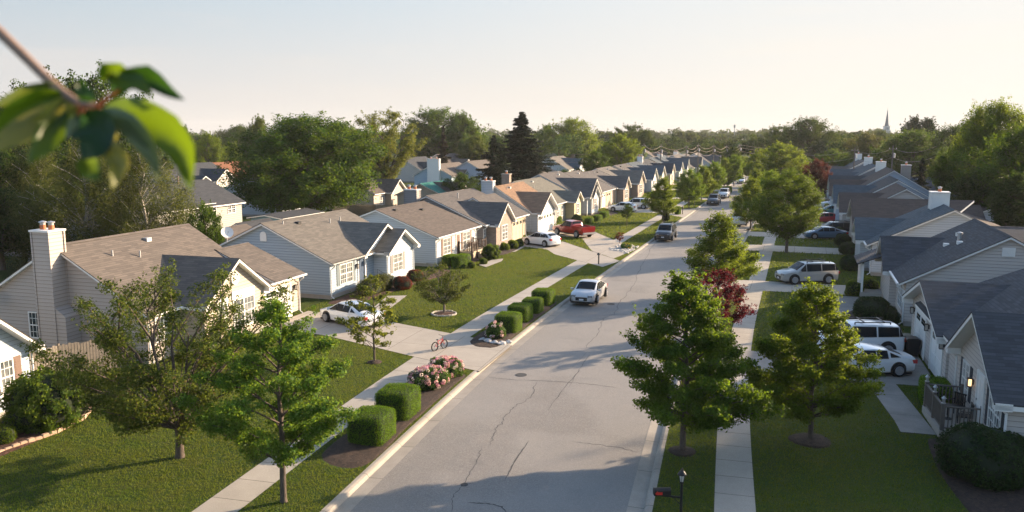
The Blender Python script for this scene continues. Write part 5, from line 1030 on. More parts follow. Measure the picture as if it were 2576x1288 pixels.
def bin_(label,x,y,m,rz=0.,k=1.):
    o=thing('wheeled_bin',label,'bin',(x,y,.02),rz,'wheeled bins by the garage'); b=MB(); P=[(sx_*w,sy*w2,z) for z,w,w2 in ((.08,.23,.26),(.95*k,.30,.36)) for sx_,sy in ((-1,-1),(1,-1),(1,1),(-1,1))]
    b.add(P,[(3,2,1,0),(4,5,6,7),(0,1,5,4),(1,2,6,5),(2,3,7,6),(3,0,4,7)]); b.build('body',m,o)
    b=MB(); z=.95*k; b.prism([(-.33,-.40,z),(-.33,.39,z),(-.33,.30,z+.10),(-.33,-.2,z+.12)],(.66,0,0)); b.build('lid',m,o); b=MB(); b.tube([(-.28,.42,z-.02),(.28,.42,z-.02)],.02,6); b.build('handle',m,o)
    for s_ in (-1,1): b=MB(); b.lathe([(.11,-.03),(.11,.03)],(s_*.26,.27,.11),12,axis='x'); b.build('wheel',TYRE,o)
DG=plain('dark_green_plastic',(.012,.022,.018),.4)
for (px,py,lb,m,k) in ((2283,893,'dark wheeled bin against the far garage door',DG,1.),(2300,901,'black wheeled bin between its two neighbours by the garage door',BLACK,1.),(2319,893,'smaller teal grey bin tucked against the garage wall',plain('teal_plastic',(.05,.10,.12),.45),.75)): q=gp(px,py); bin_(lb,q[0],q[1]+.3,m,R(75),k)
# post lamp with a mailbox on an arm (bottom of the picture)
q=gp(1711,1344); o=thing('lamp_post','black post lamp with a clear lantern at the verge by the bottom of the picture','lamp post',(q[0],q[1],0),PI/2-R(14.5))
b=MB(); b.lathe([(.07,0),(.07,.1),(.045,.14),(.042,1.62),(.06,1.64),(.06,1.68)],k=12); b.obox((0,0,1.18),(0,.62,1.18),.05,.05); b.tube([(0,.02,.95),(0,.2,1.12),(0,.3,1.17)],.012,6); b.build('post',BLACK,o)
b=MB(); 
for i in range(6): a=2*PI*i/6; b.obox((.055*math.cos(a),.055*math.sin(a),1.68),(.10*math.cos(a),.10*math.sin(a),1.92),.014,.014)
b.lathe([(.06,1.67),(.065,1.69)],k=6); b.lathe([(.14,1.91),(.13,1.94),(.05,2.03),(.03,2.04),(.03,2.07),(.008,2.13)],k=12); b.build('lantern_frame',BLACK,o)
b=MB(); b.lathe([(.048,1.69),(.088,1.91)],k=6); b.build('lantern_glass',plain('lantern_glass',(.62,.60,.56),.3),o)
b=MB(); b.lathe([(.018,1.70),(.018,1.80),(.004,1.84)],k=8); b.build('bulb',WHITE,o)
def boxmail(name,label,x,y,z,rz,flag=True,col=BLACK,L=.5,group=None):
    o=thing(name,label,'mailbox',(x,y,z),rz,group); b=MB(); pr=[(0,-.09,0),(0,-.09,.13)]+[(0,-.09*math.cos(t),.13+.09*math.sin(t)) for t in [PI*i/8 for i in range(1,8)]]+[(0,.09,.13),(0,.09,0)]
    b.prism(pr,(L,0,0)); b.build('body',col,o); b=MB(); b.prism([(-.012,p[1]*1.04,p[2]*1.02) for p in pr],(.015,0,0)); b.build('door',col,o)
    if flag: b=MB(); b.box(.07,.10,-.105,-.092,.05,.14); b.box(.05,.24,-.106,-.092,.035,.115); b.add([(.05,-.099,.035),(.05,-.099,.115),(.02,-.099,.075)],[(0,1,2)]); b.build('flag',plain('flag_red',(.55,.03,.02),.5),o)
    return o
o2=boxmail('mailbox','black curbside mailbox with a red flag, carried on the arm of the post lamp',0,0,0,0)
_m=W(SN(*q)[0],SN(*q)[1]-.62); o2.location=(q[0]-.60,q[1]+.06,1.24); o2.rotation_euler=(0,0,R(3)); o2.location.x-=.22
def postbox(label,px,py,h=1.1,name='mailbox_post',hd_=True):
    x,y=gp(px,py); o=thing(name,label,'mailbox post',(x,y,0),PI/2-R(19)); b=MB(); b.box(-.05,.05,-.05,.05,-.05,h); b.build('post',PLASTIC,o)
    if hd_: b=MB(); pr=[(-.2,-.12,h),(-.2,-.12,h+.14),(-.2,0,h+.24),(-.2,.12,h+.14),(-.2,.12,h)]; b.prism(pr,(.4,0,0)); b.build('box',plain('dull_box',(.12,.11,.10),.6),o)
postbox('short dark mailbox post on the west verge near the forked driveway',1506,665,.9); postbox('slim dark post beside the squat square hedge',1717,539,1.0); postbox('dark post on the verge before the second kerb maple',1746,521,.9)
postbox('small post box on the east verge opposite the hydrangeas',1842,640,.9)
# porch of the corner house
def rail(o,p,q,z0,z1,m,n,name='railing'):
    b=MB(); p,q=Vector(p),Vector(q); b.obox(p+Vector((0,0,z1)),q+Vector((0,0,z1)),.09,.05); b.obox(p+Vector((0,0,z0+.1)),q+Vector((0,0,z0+.1)),.05,.05)
    for i in range(n): c=p.lerp(q,(i+.5)/n); b.obox(c+Vector((0,0,z0+.1)),c+Vector((0,0,z1)),.035,.035,up=(1,0,0))
    b.build(name,m,o)
GRW=plain('grey_stained_wood',(.13,.115,.10),.7,var=.25)
c=W(12.4,20.75); o=thing('porch','raised concrete porch with grey wooden railing and lantern topped posts at the corner house','porch',c,PI/2-hd(13)); Lp,Dp=3.0,1.5   # local: x along the street, y = -n
b=MB(); b.box(-.1,Lp+.1,-Dp,.1,-.05,.32); b.build('deck',CONC,o)
for (x_,y_) in ((0,0),(Lp/2,0),(Lp,0),(0,-Dp+.1),(Lp,-Dp+.1)):
    b=MB(); b.box(x_-.07,x_+.07,y_-.07,y_+.07,.32,1.42); pp=b.build('post',GRW,o)
    if y_==0: b=MB(); b.lathe([(.09,1.42),(.09,1.45),(.05,1.46),(.06,1.62),(.10,1.63),(.03,1.72),(.01,1.74)],(x_,y_,0),8); b.build('post_light',METAL,pp)
rail(o,(0,0,0),(Lp/2,0,0),.32,1.3,GRW,9); rail(o,(Lp/2,0,0),(Lp,0,0),.32,1.3,GRW,9); rail(o,(0,0,0),(0,-Dp+.1,0),.32,1.3,GRW,10); rail(o,(Lp,0,0),(Lp,-Dp+.1,0),.32,1.3,GRW,10)
def chair(label,p,rz,m=BLACK):
    o=thing('patio_chair',label,'chair',p,rz); b=MB(); b.box(-.25,.25,-.25,.25,.40,.45); b.build('seat',m,o); b=MB()
    for i in range(6): b.box(-.24+i*.085,-.19+i*.085,.22,.25,.45,.92)
    b.box(-.26,.26,.22,.26,.90,.96); b.build('backrest',m,o)
    for sx_ in (-1,1):
        for sy in (-1,1): b=MB(); b.box(sx_*.22-.02,sx_*.22+.02,sy*.22-.02,sy*.22+.02,0,.40); b.build('leg',m,o)
        b=MB(); b.box(sx_*.26-.02,sx_*.26+.02,-.24,.24,.64,.67); b.build('armrest',m,o)
q=W(13.2,21.75,.32); chair('black patio chair on the railed porch of the corner house',q,R(-110)); q=W(14.5,21.7,.32); chair('black patio chair by the front window on the railed porch',q,R(-60))
q=W(14.0,21.3,.32); o=thing('patio_table','small round black table between the porch chairs','table',q); b=MB(); b.lathe([(.3,.55),(.3,.58)],k=16); b.build('tabletop',BLACK,o); b=MB(); b.tube([(0,0,0),(0,0,.55)],.025,8); b.lathe([(.18,0),(.18,.02)],k=12); b.build('base',BLACK,o)
# deck of the plain brown roof house
c=W(51.0,-13.85); DK=plain('dark_stained_wood',(.07,.045,.035),.7,var=.3); o=thing('front_deck','small raised front deck with dark balusters and steps at the plain brown roof house','deck',c,PI/2-hd(51)); Lp,Dp=3.6,1.4
b=MB(); b.box(0,Lp,0,Dp,.62,.72); b.box(.05,Lp-.05,.05,Dp,-.05,.62); b.build('platform',TAND,o)
for x_,y_ in ((0,0),(1.3,0),(Lp,0),(0,Dp-.06),(Lp,Dp-.06)): b=MB(); b.box(x_-.06,x_+.06,y_-.06,y_+.06,.0,1.75); b.build('post',DK,o)
rail(o,(0,0,0),(1.3,0,0),.72,1.6,DK,8); rail(o,(0,0,0),(0,Dp,0),.72,1.6,DK,8); rail(o,(Lp,0,0),(Lp,Dp,0),.72,1.6,DK,8); rail(o,(2.5,0,0),(Lp,0,0),.72,1.6,DK,6)
b=MB()
for i in range(4): b.box(1.35,2.45,-.28*(i+1),-.28*i,-.02,.58-.15*i)
b.build('steps_flight',TAND,o); b=MB(); b.obox((1.35,0,1.55),(1.35,-1.1,.95),.06,.06); b.obox((1.35,-1.1,0),(1.35,-1.1,.98),.07,.07,up=(1,0,0)); b.build('handrail',DK,o)
q=W(53.6,-14.5,.72); chair('dark chair on the small front deck',q,R(-70),DK); q=W(51.5,-14.6,.72); chair('dark chair beside the deck rail and door',q,R(-120),DK)
# fences
def fence(name,label,pts,h,m,bw=.14,gap=.012,mb=None):
    P=[Vector((*p[:2],0)) for p in pts]; o=thing(name,label,'fence',P[0]); rnd=random.Random(len(pts)+int(h*10))
    for a,c in zip(P,P[1:]):
        a,c=a-P[0],c-P[0]; d=(c-a).normalized(); n=Vector((-d.y,d.x,0)); L=(c-a).length; b=MB(); k=int(L/bw)
        for i in range(k):
            p0=a+d*(i*bw+gap); p1=a+d*((i+1)*bw-gap); hh=h*rnd.uniform(.97,1.02)
            b.add([p0+n*.012,p1+n*.012,p1-n*.012,p0-n*.012]+[v+Vector((0,0,hh)) for v in (p0+n*.012,p1+n*.012,p1-n*.012,p0-n*.012)],[(0,1,5,4),(1,2,6,5),(2,3,7,6),(3,0,4,7),(4,5,6,7)])
        for z in (.3,h*.8): b.obox(a+n*.035+Vector((0,0,z)),c+n*.035+Vector((0,0,z)),.04,.09)
        b.build('board_panel',m,o)
        for i in range(max(1,int(L/2.4))+1): p=a+d*min(L,i*2.4); q_=MB(); q_.obox(p+n*.06-Vector((0,0,.1)),p+n*.06+Vector((0,0,h+.06)),.10,.10,up=(1,0,0)); q_.build('post',m,o)
fence('board_fence','weathered board fence with a gate joining the ice blue corner house and the chimney house',[W(6.1,-18.2),W(8.2,-19.6),W(9.6,-19.4),W(12.6,-17.6)],1.75,WOODG)
CEDAR=plain('cedar_boards',(.36,.18,.09),.8,var=.3)
fence('cedar_fence','reddish cedar fence beside the warm beige house behind the tall chimney',[W(31,-40),W(29,-36),W(26.2,-36)],1.8,CEDAR)
fence('board_fence','grey fence seen between garden roofs next to the small shed',[(-27,84),(-23,86),(-20,90)],1.7,WOODG); fence('board_fence','dark fence under the light airy locust tree',[(-27,122),(-20,119),(-13,121)],1.8,WOODG)
fence('cedar_fence','low orange red fence behind the plain brown roof house',[(-25,104),(-13,102)],1.6,CEDAR)
fence('board_fence','dark board fence behind the white backyard garage',[(54,92.5),(60,90.5),(69,88)],2.0,WOODG); fence('board_fence','board fence along the back of the vented roof house garden',[(58,84),(66,80),(70,79)],1.8,WOODG)
# satellite dishes
def dish(label,p,rz,r=.32):
    o=thing('satellite_dish',label,'satellite dish',p,rz); b=MB(); b.tube([(0,0,-.5),(0,0,0),(.12,0,.1)],.02,6); b.build('mast',METAL,o)
    b=MB(); b.lathe([(.02,.0),(r*.5,.025),(r*.85,.075),(r,.11),(r,.125),(r*.85,.09),(r*.5,.04),(.02,.015)],(0,0,0),20); d=b.build('reflector',WHITE,o); d.rotation_euler=(0,R(62),0); d.location=(.12,0,.12)
    b=MB(); b.tube([(.12,0,-.05),(.5,0,.22)],.012,5); b.box(.47,.56,-.03,.03,.18,.26); b.build('feed_arm',METAL,o)
q=W(24.0,-20.4,5.4); dish('white satellite dish on the low ridge of the beige house',q,R(-60),.40); q=W(12.4,-26.2,2.9); dish('grey satellite dish on the gable wall left of the chimney',q,R(-100),.30)
# utility poles and wires
def pole(label,x,y,h,group): 
    o=thing('utility_pole',label,'utility pole',(x,y,0),PI/2-R(80),group); b=MB(); b.tube([(0,0,-.1),(0,0,h)],[.16,.11],8); b.build('pole',BARKL,o); b=MB(); b.box(-.06,.06,-1.1,1.1,h-.7,h-.58); b.build('crossarm',BARKL,o)
    for y_ in (-1,0,1): b=MB(); b.lathe([(.05,0),(.06,.08),(.03,.16)],(0,y_,h-.58),8); b.build('insulator',METAL,o)
    b=MB(); b.lathe([(.22,0),(.22,.75),(.1,.85)],(.3,0,h-2.2),10); b.build('transformer',METAL,o)
PL=[(1620,.0,'leftmost'),(1663,0,'l'),(1727,0,''),(1757,0,''),(1796,0,''),(1828,0,''),(1862,0,'')]; pole_l=['utility pole behind the great yellow green roadside tree','utility pole above the long blue grey roofs','tallest looking utility pole, above the two white gables','utility pole right of the tallest looking one','utility pole at the white chimney far up the west row','utility pole before the last roofs of the west row','farthest utility pole of the line crossing the street']
tops=[]
for i,(px,_,__) in enumerate(PL):
    Y=205+i*9.; r0=ray(px,361+ (i%3)*2); t=Y/r0[1]; x=r0[0]*t; zt=CH+r0[2]*t; pole(pole_l[i],x,Y,zt,'poles of the line behind the west row'); tops.append(Vector((x,Y,zt-.4)))
tops.insert(0,tops[0]+Vector((-22,-4,-2.)))
WIRE=plain('wire',(.30,.24,.18),.4,.3)
for k,(dz,lb) in enumerate(((0,'top wire of the power line behind the west row'),(-.9,'middle wire of the power line behind the west row'),(-2.0,'lowest wire of the power line behind the west row'))):
    b=MB()
    for a,c in zip(tops,tops[1:]+[tops[-1]+Vector((30,20,-1))]):
        pts=[a.lerp(c,u/8)+Vector((0,0,dz-1.0*(1-(2*u/8-1)**2))) for u in range(9)]; b.tube(pts,.026,4,cap=False)
    tag(b.build('power_wire',WIRE),lb,'wire')
for i,(px,ty,Y,lb) in enumerate([(2151,371,168,'utility pole left of the church spire line, behind the east row'),(2247,366,150,'nearest utility pole behind the east row chimney')]):
    r0=ray(px,ty); t=Y/r0[1]; pole(lb,r0[0]*t,Y,CH+r0[2]*t,'poles behind the east row'); 
a_=Vector((ray(2247,366)[0]*150/ray(0,366)[1],150,CH+ray(0,366)[2]*150/ray(0,366)[1]-.5)); c_=Vector((ray(2151,371)[0]*168/ray(0,371)[1],168,CH+ray(0,371)[2]*168/ray(0,371)[1]-.5))
for dz,lb in ((0,'upper wire over the east back gardens'),(-1.6,'lower wire over the east back gardens')):
    b=MB()
    for p0,p1 in ((a_+(a_-c_)*.9,a_),(a_,c_),(c_,c_+(c_-a_)*2.2)): b.tube([p0.lerp(p1,u/8)+Vector((0,0,dz-.9*(1-(2*u/8-1)**2))) for u in range(9)],.022,4,cap=False)
    tag(b.build('power_wire',WIRE),lb,'wire')
# church steeple and mast on the horizon
def pole_at(px,Y): r0=ray(px,338); return r0[0]*Y/r0[1]
x=pole_at(2229,760); o=thing('church','white church with a slender pointed grey spire on the horizon','church',(x,760,0)); WS=plain('church_white',(.6,.6,.6)); SG=plain('spire_slate',(.16,.17,.19))
b=MB(); b.box(-2.6,2.6,-2.6,2.6,0,15); b.box(-3,3,-3,3,15,15.6); b.box(-2.1,2.1,-2.1,2.1,15.6,19.2); b.box(-2.4,2.4,-2.4,2.4,19.2,19.7); b.build('tower',WS,o)
b=MB(); b.lathe([(1.9,19.7),(1.5,22),(.05,35)],k=8); b.tube([(0,0,34.5),(0,0,37)],.08,4); b.build('spire',SG,o)
for s_ in (-1.3,0,1.3): b=MB(); b.box(s_-.35,s_+.35,-2.14,-2.10,16.2,18.4); b.build('louvre',SG,o)
b=MB(); b.prism([(-2.6,2.6,0),(-2.6,2.6,9),(4,2.6,13),(12,2.6,9),(12,2.6,0)],(0,22,0)); b.build('nave',WS,o)
o=thing('radio_mast','thin lattice radio mast above the far woods','mast',(pole_at(1847,700),700,0)); b=MB(); b.tube([(0,0,0),(0,0,20.5)],[.5,.25],4); b.box(-.7,.7,-.3,.3,17.5,19.8); b.build('mast',METAL,o)

# ------------------------------------------------------------------ background trees
def tr(p,name,label,px,Y,ty,wpx,rz=0.,group=None,z=0.):
    r0=ray(px,ty); t=Y/r0[1]; x=r0[0]*t; H=CH+r0[2]*t; rad=wpx/F*Y*1.01/2; return plant(p,name,label,'tree',x,Y,H*1.02,rad,rz,group,z)
GRB=leafm('garden_tree_leaf',(.032,.082,.011),(.17,.26,.015),light=1.9,trw=.34,dark=.38,ns=.35)
B1=proto(101,14,6.5,1.8,'round',90000,.23,GRB,nl=110,tr=.34,clump=1.05,flat=.95,dens=3.6,irr=.26,rise=.6,rand=.7)
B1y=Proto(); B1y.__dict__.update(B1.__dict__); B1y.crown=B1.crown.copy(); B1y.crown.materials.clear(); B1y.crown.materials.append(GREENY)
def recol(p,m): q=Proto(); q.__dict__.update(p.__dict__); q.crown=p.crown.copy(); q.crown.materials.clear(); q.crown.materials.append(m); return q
B2=proto(103,16,6,3.5,'vase',36000,.20,LOCUST,bark=BARK,nl=56,tr=.26,clump=.75,dens=2.8,irr=.45,rise=.9,rand=.8,gap=.1,fork=(4,4.2,.8))
B3=proto(107,18,8,5,'spread',36000,.36,DKGREEN,nl=50,tr=.4,clump=1.3,dens=2.8,irr=.45,rise=.8)
B4=proto(109,12,6.5,1.4,'round',40000,.27,GREENY,nl=76,tr=.3,clump=.9,dens=3.4,irr=.10,rise=.7)
B5=proto(113,15,5.5,3,'oval',34000,.33,GRB,nl=64,tr=.3,clump=1.1,dens=3,irr=.3,rise=.8)
B6=proto(127,17,7,2.5,'round',50000,.33,GRB,nl=90,tr=.35,clump=1.25,flat=.95,dens=3.6,irr=.35,rise=.8)
BW=proto(131,14,4.6,1.6,'oval',62000,.17,BIRCH,bark=BIRCHB,nl=54,tr=.17,clump=.8,dens=3.6,irr=.35,rise=1.0,hang=2.6,rand=1.0,aspect=.4)
def conifer(seed,H,rad,n,mat,dens=1.,size=.5):
    rg=np.random.default_rng(seed); rd=random.Random(seed); br=[([(0,0,-.1),(0,0,H*.5),(0,0,H*.99)],[H*.017,H*.010,.02])]; P=[];N=[];T=[]
    lv=int(H/.42*dens)
    for i in range(lv):
        t=(i+.5)/lv; z=H*(.05+.94*t); L=rad*(1-t)**.85*rd.uniform(.72,1.15)+.12; nb=rd.randint(5,8)
        for j in range(nb):
            a=rd.uniform(0,2*PI); l=L*rd.uniform(.6,1.12); dr=-.30*l+.1*l*rd.random(); d=Vector((math.cos(a),math.sin(a),0)); s_=Vector((-math.sin(a),math.cos(a),0))
            br.append(([(0,0,z),tuple(d*l*.6+Vector((0,0,z+dr*.35))),tuple(d*l+Vector((0,0,z+dr*.6+.06*l)))],[.04,.025,.01]))
            m=max(4,int(l*n))
            for k in range(m):
                u=rd.uniform(.12,1); w=(1-u*.8)*.42*l; q=d*l*u+s_*rd.uniform(-w,w)+Vector((0,0,z+dr*u*.6+.06*l*u*u-rd.random()**2*.35)); P.append(tuple(q)); N.append((d.x*.3,d.y*.3,.8))
    P=np.array(P);N=unit(np.array(N)); V,Q=leaves(rg,P,N,size,aspect=.28,rand=.5); p=Proto(); p.H,p.rad=H,rad; p.trunk=barkmesh('trunk',br,BARK,6,3); p.crown=fast_mesh('crown',V,Q,[mat]); return p
CF1=conifer(201,17,5.4,30,CONIF,1.1,.62); CF2=conifer(203,13,4,28,CONIF,.9,.55)
# west side, from the picture edge towards the street
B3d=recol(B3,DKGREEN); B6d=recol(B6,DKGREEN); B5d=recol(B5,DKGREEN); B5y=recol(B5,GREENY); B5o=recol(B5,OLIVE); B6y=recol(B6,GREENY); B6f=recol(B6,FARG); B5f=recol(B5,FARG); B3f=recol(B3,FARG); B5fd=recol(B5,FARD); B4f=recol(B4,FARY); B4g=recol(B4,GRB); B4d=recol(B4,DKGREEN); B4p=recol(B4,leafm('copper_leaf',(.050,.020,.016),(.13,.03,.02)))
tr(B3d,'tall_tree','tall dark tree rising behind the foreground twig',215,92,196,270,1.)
tr(B6d,'tall_tree','dark broad tree at the picture edge behind the big leaves',20,84,262,330,2.)
tr(B6d,'tall_tree','dark tree low at the picture edge over the warm beige house',-20,72,380,250,.5)
tr(BW,'weeping_birch','weeping birch with pale trunk, olive crown behind the ridge of the beige house',200,70,345,270,.3,'weeping birches'); tr(BW,'weeping_birch','weeping birch nearest the dark roofed two storey house',352,70,358,225,2.1,'weeping birches'); tr(BW,'weeping_birch','dark weeping birch over the tall chimney',95,72,350,210,4.,'weeping birches')
tr(B1,'maple_tree','huge dense green maple in the back gardens behind the pale blue house',768,113,296,345,.6)
tr(B2,'locust_tree','tall airy light green locust with visible trunk',968,137,279,185,1.2)
tr(B4g,'bright_tree','small bright tree in front of the dark roofed two storey house',512,66,512,92,1.)
tr(B6,'tall_tree','towering broad tree behind the back street roofs',1100,270,276,175,.2); tr(B5,'tall_tree','tall tree adjoining the towering broad one on its street side',1165,262,292,100,3.); tr(B5o,'tall_tree','rounded olive tree below the towering pair',1195,235,345,95,1.)
tr(recol(CF2,leafm('brown_needle',(.050,.045,.025),(.06,.05,.02),trw=.15)),'brownish_conifer','brownish conifer in front of the towering broad tree',1115,190,316,62,.4)
tr(CF1,'spruce','tallest dark spruce with bare looking tip',1313,160,283,225,.2); tr(CF2,'spruce','lower black green spruce left of the tallest one',1243,150,340,150,2.2); tr(CF2,'spruce','small spruce at the foot of the tallest one',1350,150,385,90,1.)
tr(B4d,'round_bush_tree','dark rounded evergreen behind the taupe brick gable house',1160,128,436,100,1.)
tr(B6y,'broad_tree','broad green tree with forked trunk standing above the far roofs',1437,290,301,130,2.); tr(B5,'broad_tree','tree between the tallest spruce and the broad forked one',1375,300,318,70,.5)
tr(B4,'yellow_green_tree','yellow green rounded tree before the power poles',1564,205,340,110,1.4); tr(B4d,'round_bush_tree','dark round evergreen under the yellow green rounded tree',1497,170,380,80,.7); tr(B4d,'round_bush_tree','dark shrubby evergreen behind the olive roofed house',1420,150,428,80,2.); tr(recol(B5,BIRCH),'grey_leaf_tree','small grey leaved tree by the low tan back street house',1452,150,438,50,2.)
tr(B3f,'pine_like_tree','flat topped dark tree on the horizon left of the power poles',1590,330,316,75,.3); tr(B5f,'far_tree','layered tall tree beside the flat topped one',1625,320,330,60,1.); tr(B5o,'thin_tree','brown tinged thin tree behind the huge dense maple',650,200,300,75,.2); tr(B4,'bright_tree','rounded light tree behind the white two gable house',522,190,335,80,2.); tr(B5fd,'far_tree','dark far tree left of the rounded light one',460,260,322,70,1.); tr(B6f,'far_tree','wide far tree on the horizon over the rust orange roof',600,300,318,120,2.); tr(B5y,'far_tree','green tree just beyond the rust orange roof',585,210,362,70,.9); tr(B6,'far_tree','green tree between the huge maple and the airy locust',860,230,312,90,.9); tr(B6f,'far_tree','tree half hidden behind the airy locust',905,260,330,90,2.9)
tr(B5d,'far_tree','dark tree at the far left of the white gable roofs',415,150,395,60,.9)
# east side
tr(B4,'round_tree','big round crowned tree over the far end of the street',1963,178,360,130,.3); tr(B4g,'round_tree','darker round tree right of the big round crowned one',2098,196,376,95,1.1); tr(B4p,'copper_tree','deep red round tree at the near side of the east row',2056,150,402,74,.4)
tr(B6f,'broad_tree','broad hazy olive tree on the horizon over the round crowned one',2035,290,299,125,.4); tr(B3f,'broad_tree','flat crowned tree left of the broad hazy olive one',1965,310,318,70,1.4)
tr(B4f,'pale_tree','pale yellow green wide tree left of the church spire',2180,230,334,105,.4); tr(B6,'broad_tree','wide green tree right of the church spire',2300,205,330,150,.4); tr(B5fd,'far_tree','dark two headed tree behind the spire on the skyline',2300,300,298,70,.1); tr(B5fd,'far_tree','dark skyline tree next to the two headed one',2335,300,302,80,1.1)
tr(CF2,'conical_tree','small conical green tree among the east back gardens',2322,125,398,82,.1); tr(B6d,'tall_tree','dark tree over the far east roofs',2245,240,352,90,.9)
tr(B6f,'far_tree','hazy tree below the spire',2215,420,330,70,.4)
tr(B1y,'tall_tree','sunlit giant tree with ragged top near the east picture edge',2510,115,262,190,.4); tr(B6,'tall_tree','giant green tree filling the east picture edge',2590,100,318,220,.9); tr(B1,'tall_tree','green tree before the ragged giant, over the teal slate garage',2430,118,370,150,2.4); tr(B6d,'tall_tree','dark tree behind the white backyard garage',2470,102,430,150,.4); tr(B5d,'tall_tree','dark tree behind the board fence at the east picture edge',2560,90,440,130,1.4)
for i_,(s_,n_,lb) in enumerate([(31,43,'unseen tall tree added beyond the corner house garages to shade the east lawn'),(43,47,'unseen tall tree added beyond the vented roof house to shade the east lawn'),(21,44,'unseen tall tree added behind the corner house to shade the east lawn')]): _q=W(s_,n_); plant([B6d,B1,B6d][i_],'tall_tree',lb,'tree',_q.x,_q.y,14.5,6.5,i_*2.)  # out of view, added to keep the east lawn in shadow
for i,(px,Y,ty,w,lb) in enumerate([(2400,210,318,100,'dark skyline tree left of the ragged giant'),(2455,230,304,110,'dusky skyline tree touching the ragged giant'),(2370,160,400,90,'olive tree over the round vent garage'),(2400,140,420,80,'dark garden tree next to the teal slate garage')]): tr([B6d,B5d,B5o,B6d][i],'tall_tree',lb,px,Y,ty,w,i*1.3)
for i,(px,Y,ty,w,lb) in enumerate([(1895,215,392,60,'street tree where the road disappears'),(1925,190,408,60,'bushy tree left under the big round crowned one'),(1870,235,396,55,'small tree at the vanishing end of the street'),(1905,150,428,62,'sunlit tree on the east verge past the dark pair'),(1940,140,432,70,'golden tree behind the large dense maple'),(1990,150,425,70,'green tree between the large maple and the red one'),(1845,250,372,60,'rounded tree behind the last power poles'),(1805,270,362,60,'small far tree at the power line'),(2015,240,392,60,'tree behind the deep red one')]): tr([B5y,B4,B5y,B5y,B4,B4g,B5f,B5f,B5][i],'far_tree',lb,px,Y,ty,w,i*1.1)

# far woods: rolling masses that read as one wood
def woods(name,label,bands,mat,seed,size,leafn):
    rg=np.random.default_rng(seed); Vs=[];Qs=[];off=0
    for (x0,x1,Y0,Y1,cnt,h0,h1) in bands:
        for i in range(cnt):
            Y=Y0+(Y1-Y0)*rg.random(); px=x0+(x1-x0)*rg.random(); X=(px-PCX)/F*Y*1.01; H=h0+(h1-h0)*rg.random(); r=H*rg.uniform(.32,.55)
            k=leafn; d=unit(rg.normal(0,1,(k,3))); d[:,2]=np.abs(d[:,2])*1.0-.25; rr=(rg.uniform(.72,1.05,(k,1)))*(1+.25*np.sin(d[:,:1]*5+seed+i)*np.cos(d[:,1:2]*4+i)); P=d*rr*np.array([[r,r,H*.5]])+np.array([[X,Y,H*.52]])
            V,Q=leaves(rg,P,d+np.array([[0,0,.3]]),size*rg.uniform(.8,1.2),rand=.6); Vs.append(V);Qs.append(Q+off); off+=len(V)
    o=link(name,fast_mesh(name,np.concatenate(Vs),np.concatenate(Qs),[mat])); return tag(o,label,'woods',kind='stuff')
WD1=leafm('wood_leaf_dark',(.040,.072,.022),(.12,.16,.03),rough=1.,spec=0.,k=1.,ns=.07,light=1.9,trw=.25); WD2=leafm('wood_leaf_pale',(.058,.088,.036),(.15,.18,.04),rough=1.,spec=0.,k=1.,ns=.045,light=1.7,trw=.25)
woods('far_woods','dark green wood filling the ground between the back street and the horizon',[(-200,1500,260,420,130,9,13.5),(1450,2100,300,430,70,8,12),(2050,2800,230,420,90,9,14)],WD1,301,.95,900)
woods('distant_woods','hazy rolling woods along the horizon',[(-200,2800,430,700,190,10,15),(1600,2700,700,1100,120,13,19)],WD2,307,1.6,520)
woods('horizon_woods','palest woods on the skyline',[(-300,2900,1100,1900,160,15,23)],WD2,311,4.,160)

# ------------------------------------------------------------------ out of focus twig hanging in front of the camera
LEAFN=glossy('near_leaf_green',(.075,.135,.018),.45,.35)
def near_leaf_mat(name,c,tr_):
    t=NT(name); uv=t.n('TexCoord').outputs['UV']; nz=t.noise(t.n('TexCoord').outputs['Object'],30.,3); t.set('Base Color',t.mix(nz,mulc(c,.75),mulc(c,1.25))); t.set('Roughness',.42)
    tb=t.n('BsdfTranslucent',Color=(*tr_,1)); ms=t.n('MixShader'); ms.inputs[0].default_value=.45; t.t.links.new(t.b.outputs[0],ms.inputs[1]); t.t.links.new(tb.outputs[0],ms.inputs[2]); t.t.links.new(ms.outputs[0],t.out.inputs[0]); return t.m
NLG=near_leaf_mat('twig_leaf',(.055,.105,.008),(.17,.26,.008)); NLD=near_leaf_mat('twig_leaf_dark',(.016,.048,.010),(.03,.08,.006)); NLY=near_leaf_mat('twig_leaf_yellow',(.17,.18,.035),(.33,.30,.05)); NLM=near_leaf_mat('twig_leaf_mid',(.05,.085,.018),(.16,.20,.02)); NLP=near_leaf_mat('twig_leaf_pale',(.16,.20,.10),(.16,.20,.06))
tw=thing('leafy_twig','blurred leafy twig hanging into the upper corner of the view','branch',pt(200,265,1.15))
O_=tw.location.copy()
b=MB(); pts=[pt(-60,30,1.25),pt(0,82,1.22),pt(60,140,1.20),pt(110,190,1.18),pt(160,235,1.16),pt(200,262,1.15),pt(250,268,1.14)]
b.tube([p-O_ for p in pts],[.0085,.0080,.0074,.0070,.0066,.0062,.004],10); b.build('stem',plain('twig_bark',(.26,.165,.11),.7,var=.25,scale=40),tw,smooth=True)
b=MB(); b.tube([pt(200,262,1.15)-O_,pt(205,285,1.14)-O_,pt(232,300,1.13)-O_],[.006,.005,.003],8); b.tube([pt(245,268,1.14)-O_,pt(285,235,1.13)-O_,pt(312,218,1.13)-O_],[.004,.003,.0015],8); b.build('bud_stem',plain('bud_orange',(.48,.13,.035),.6,var=.3,scale=40),tw,smooth=True)
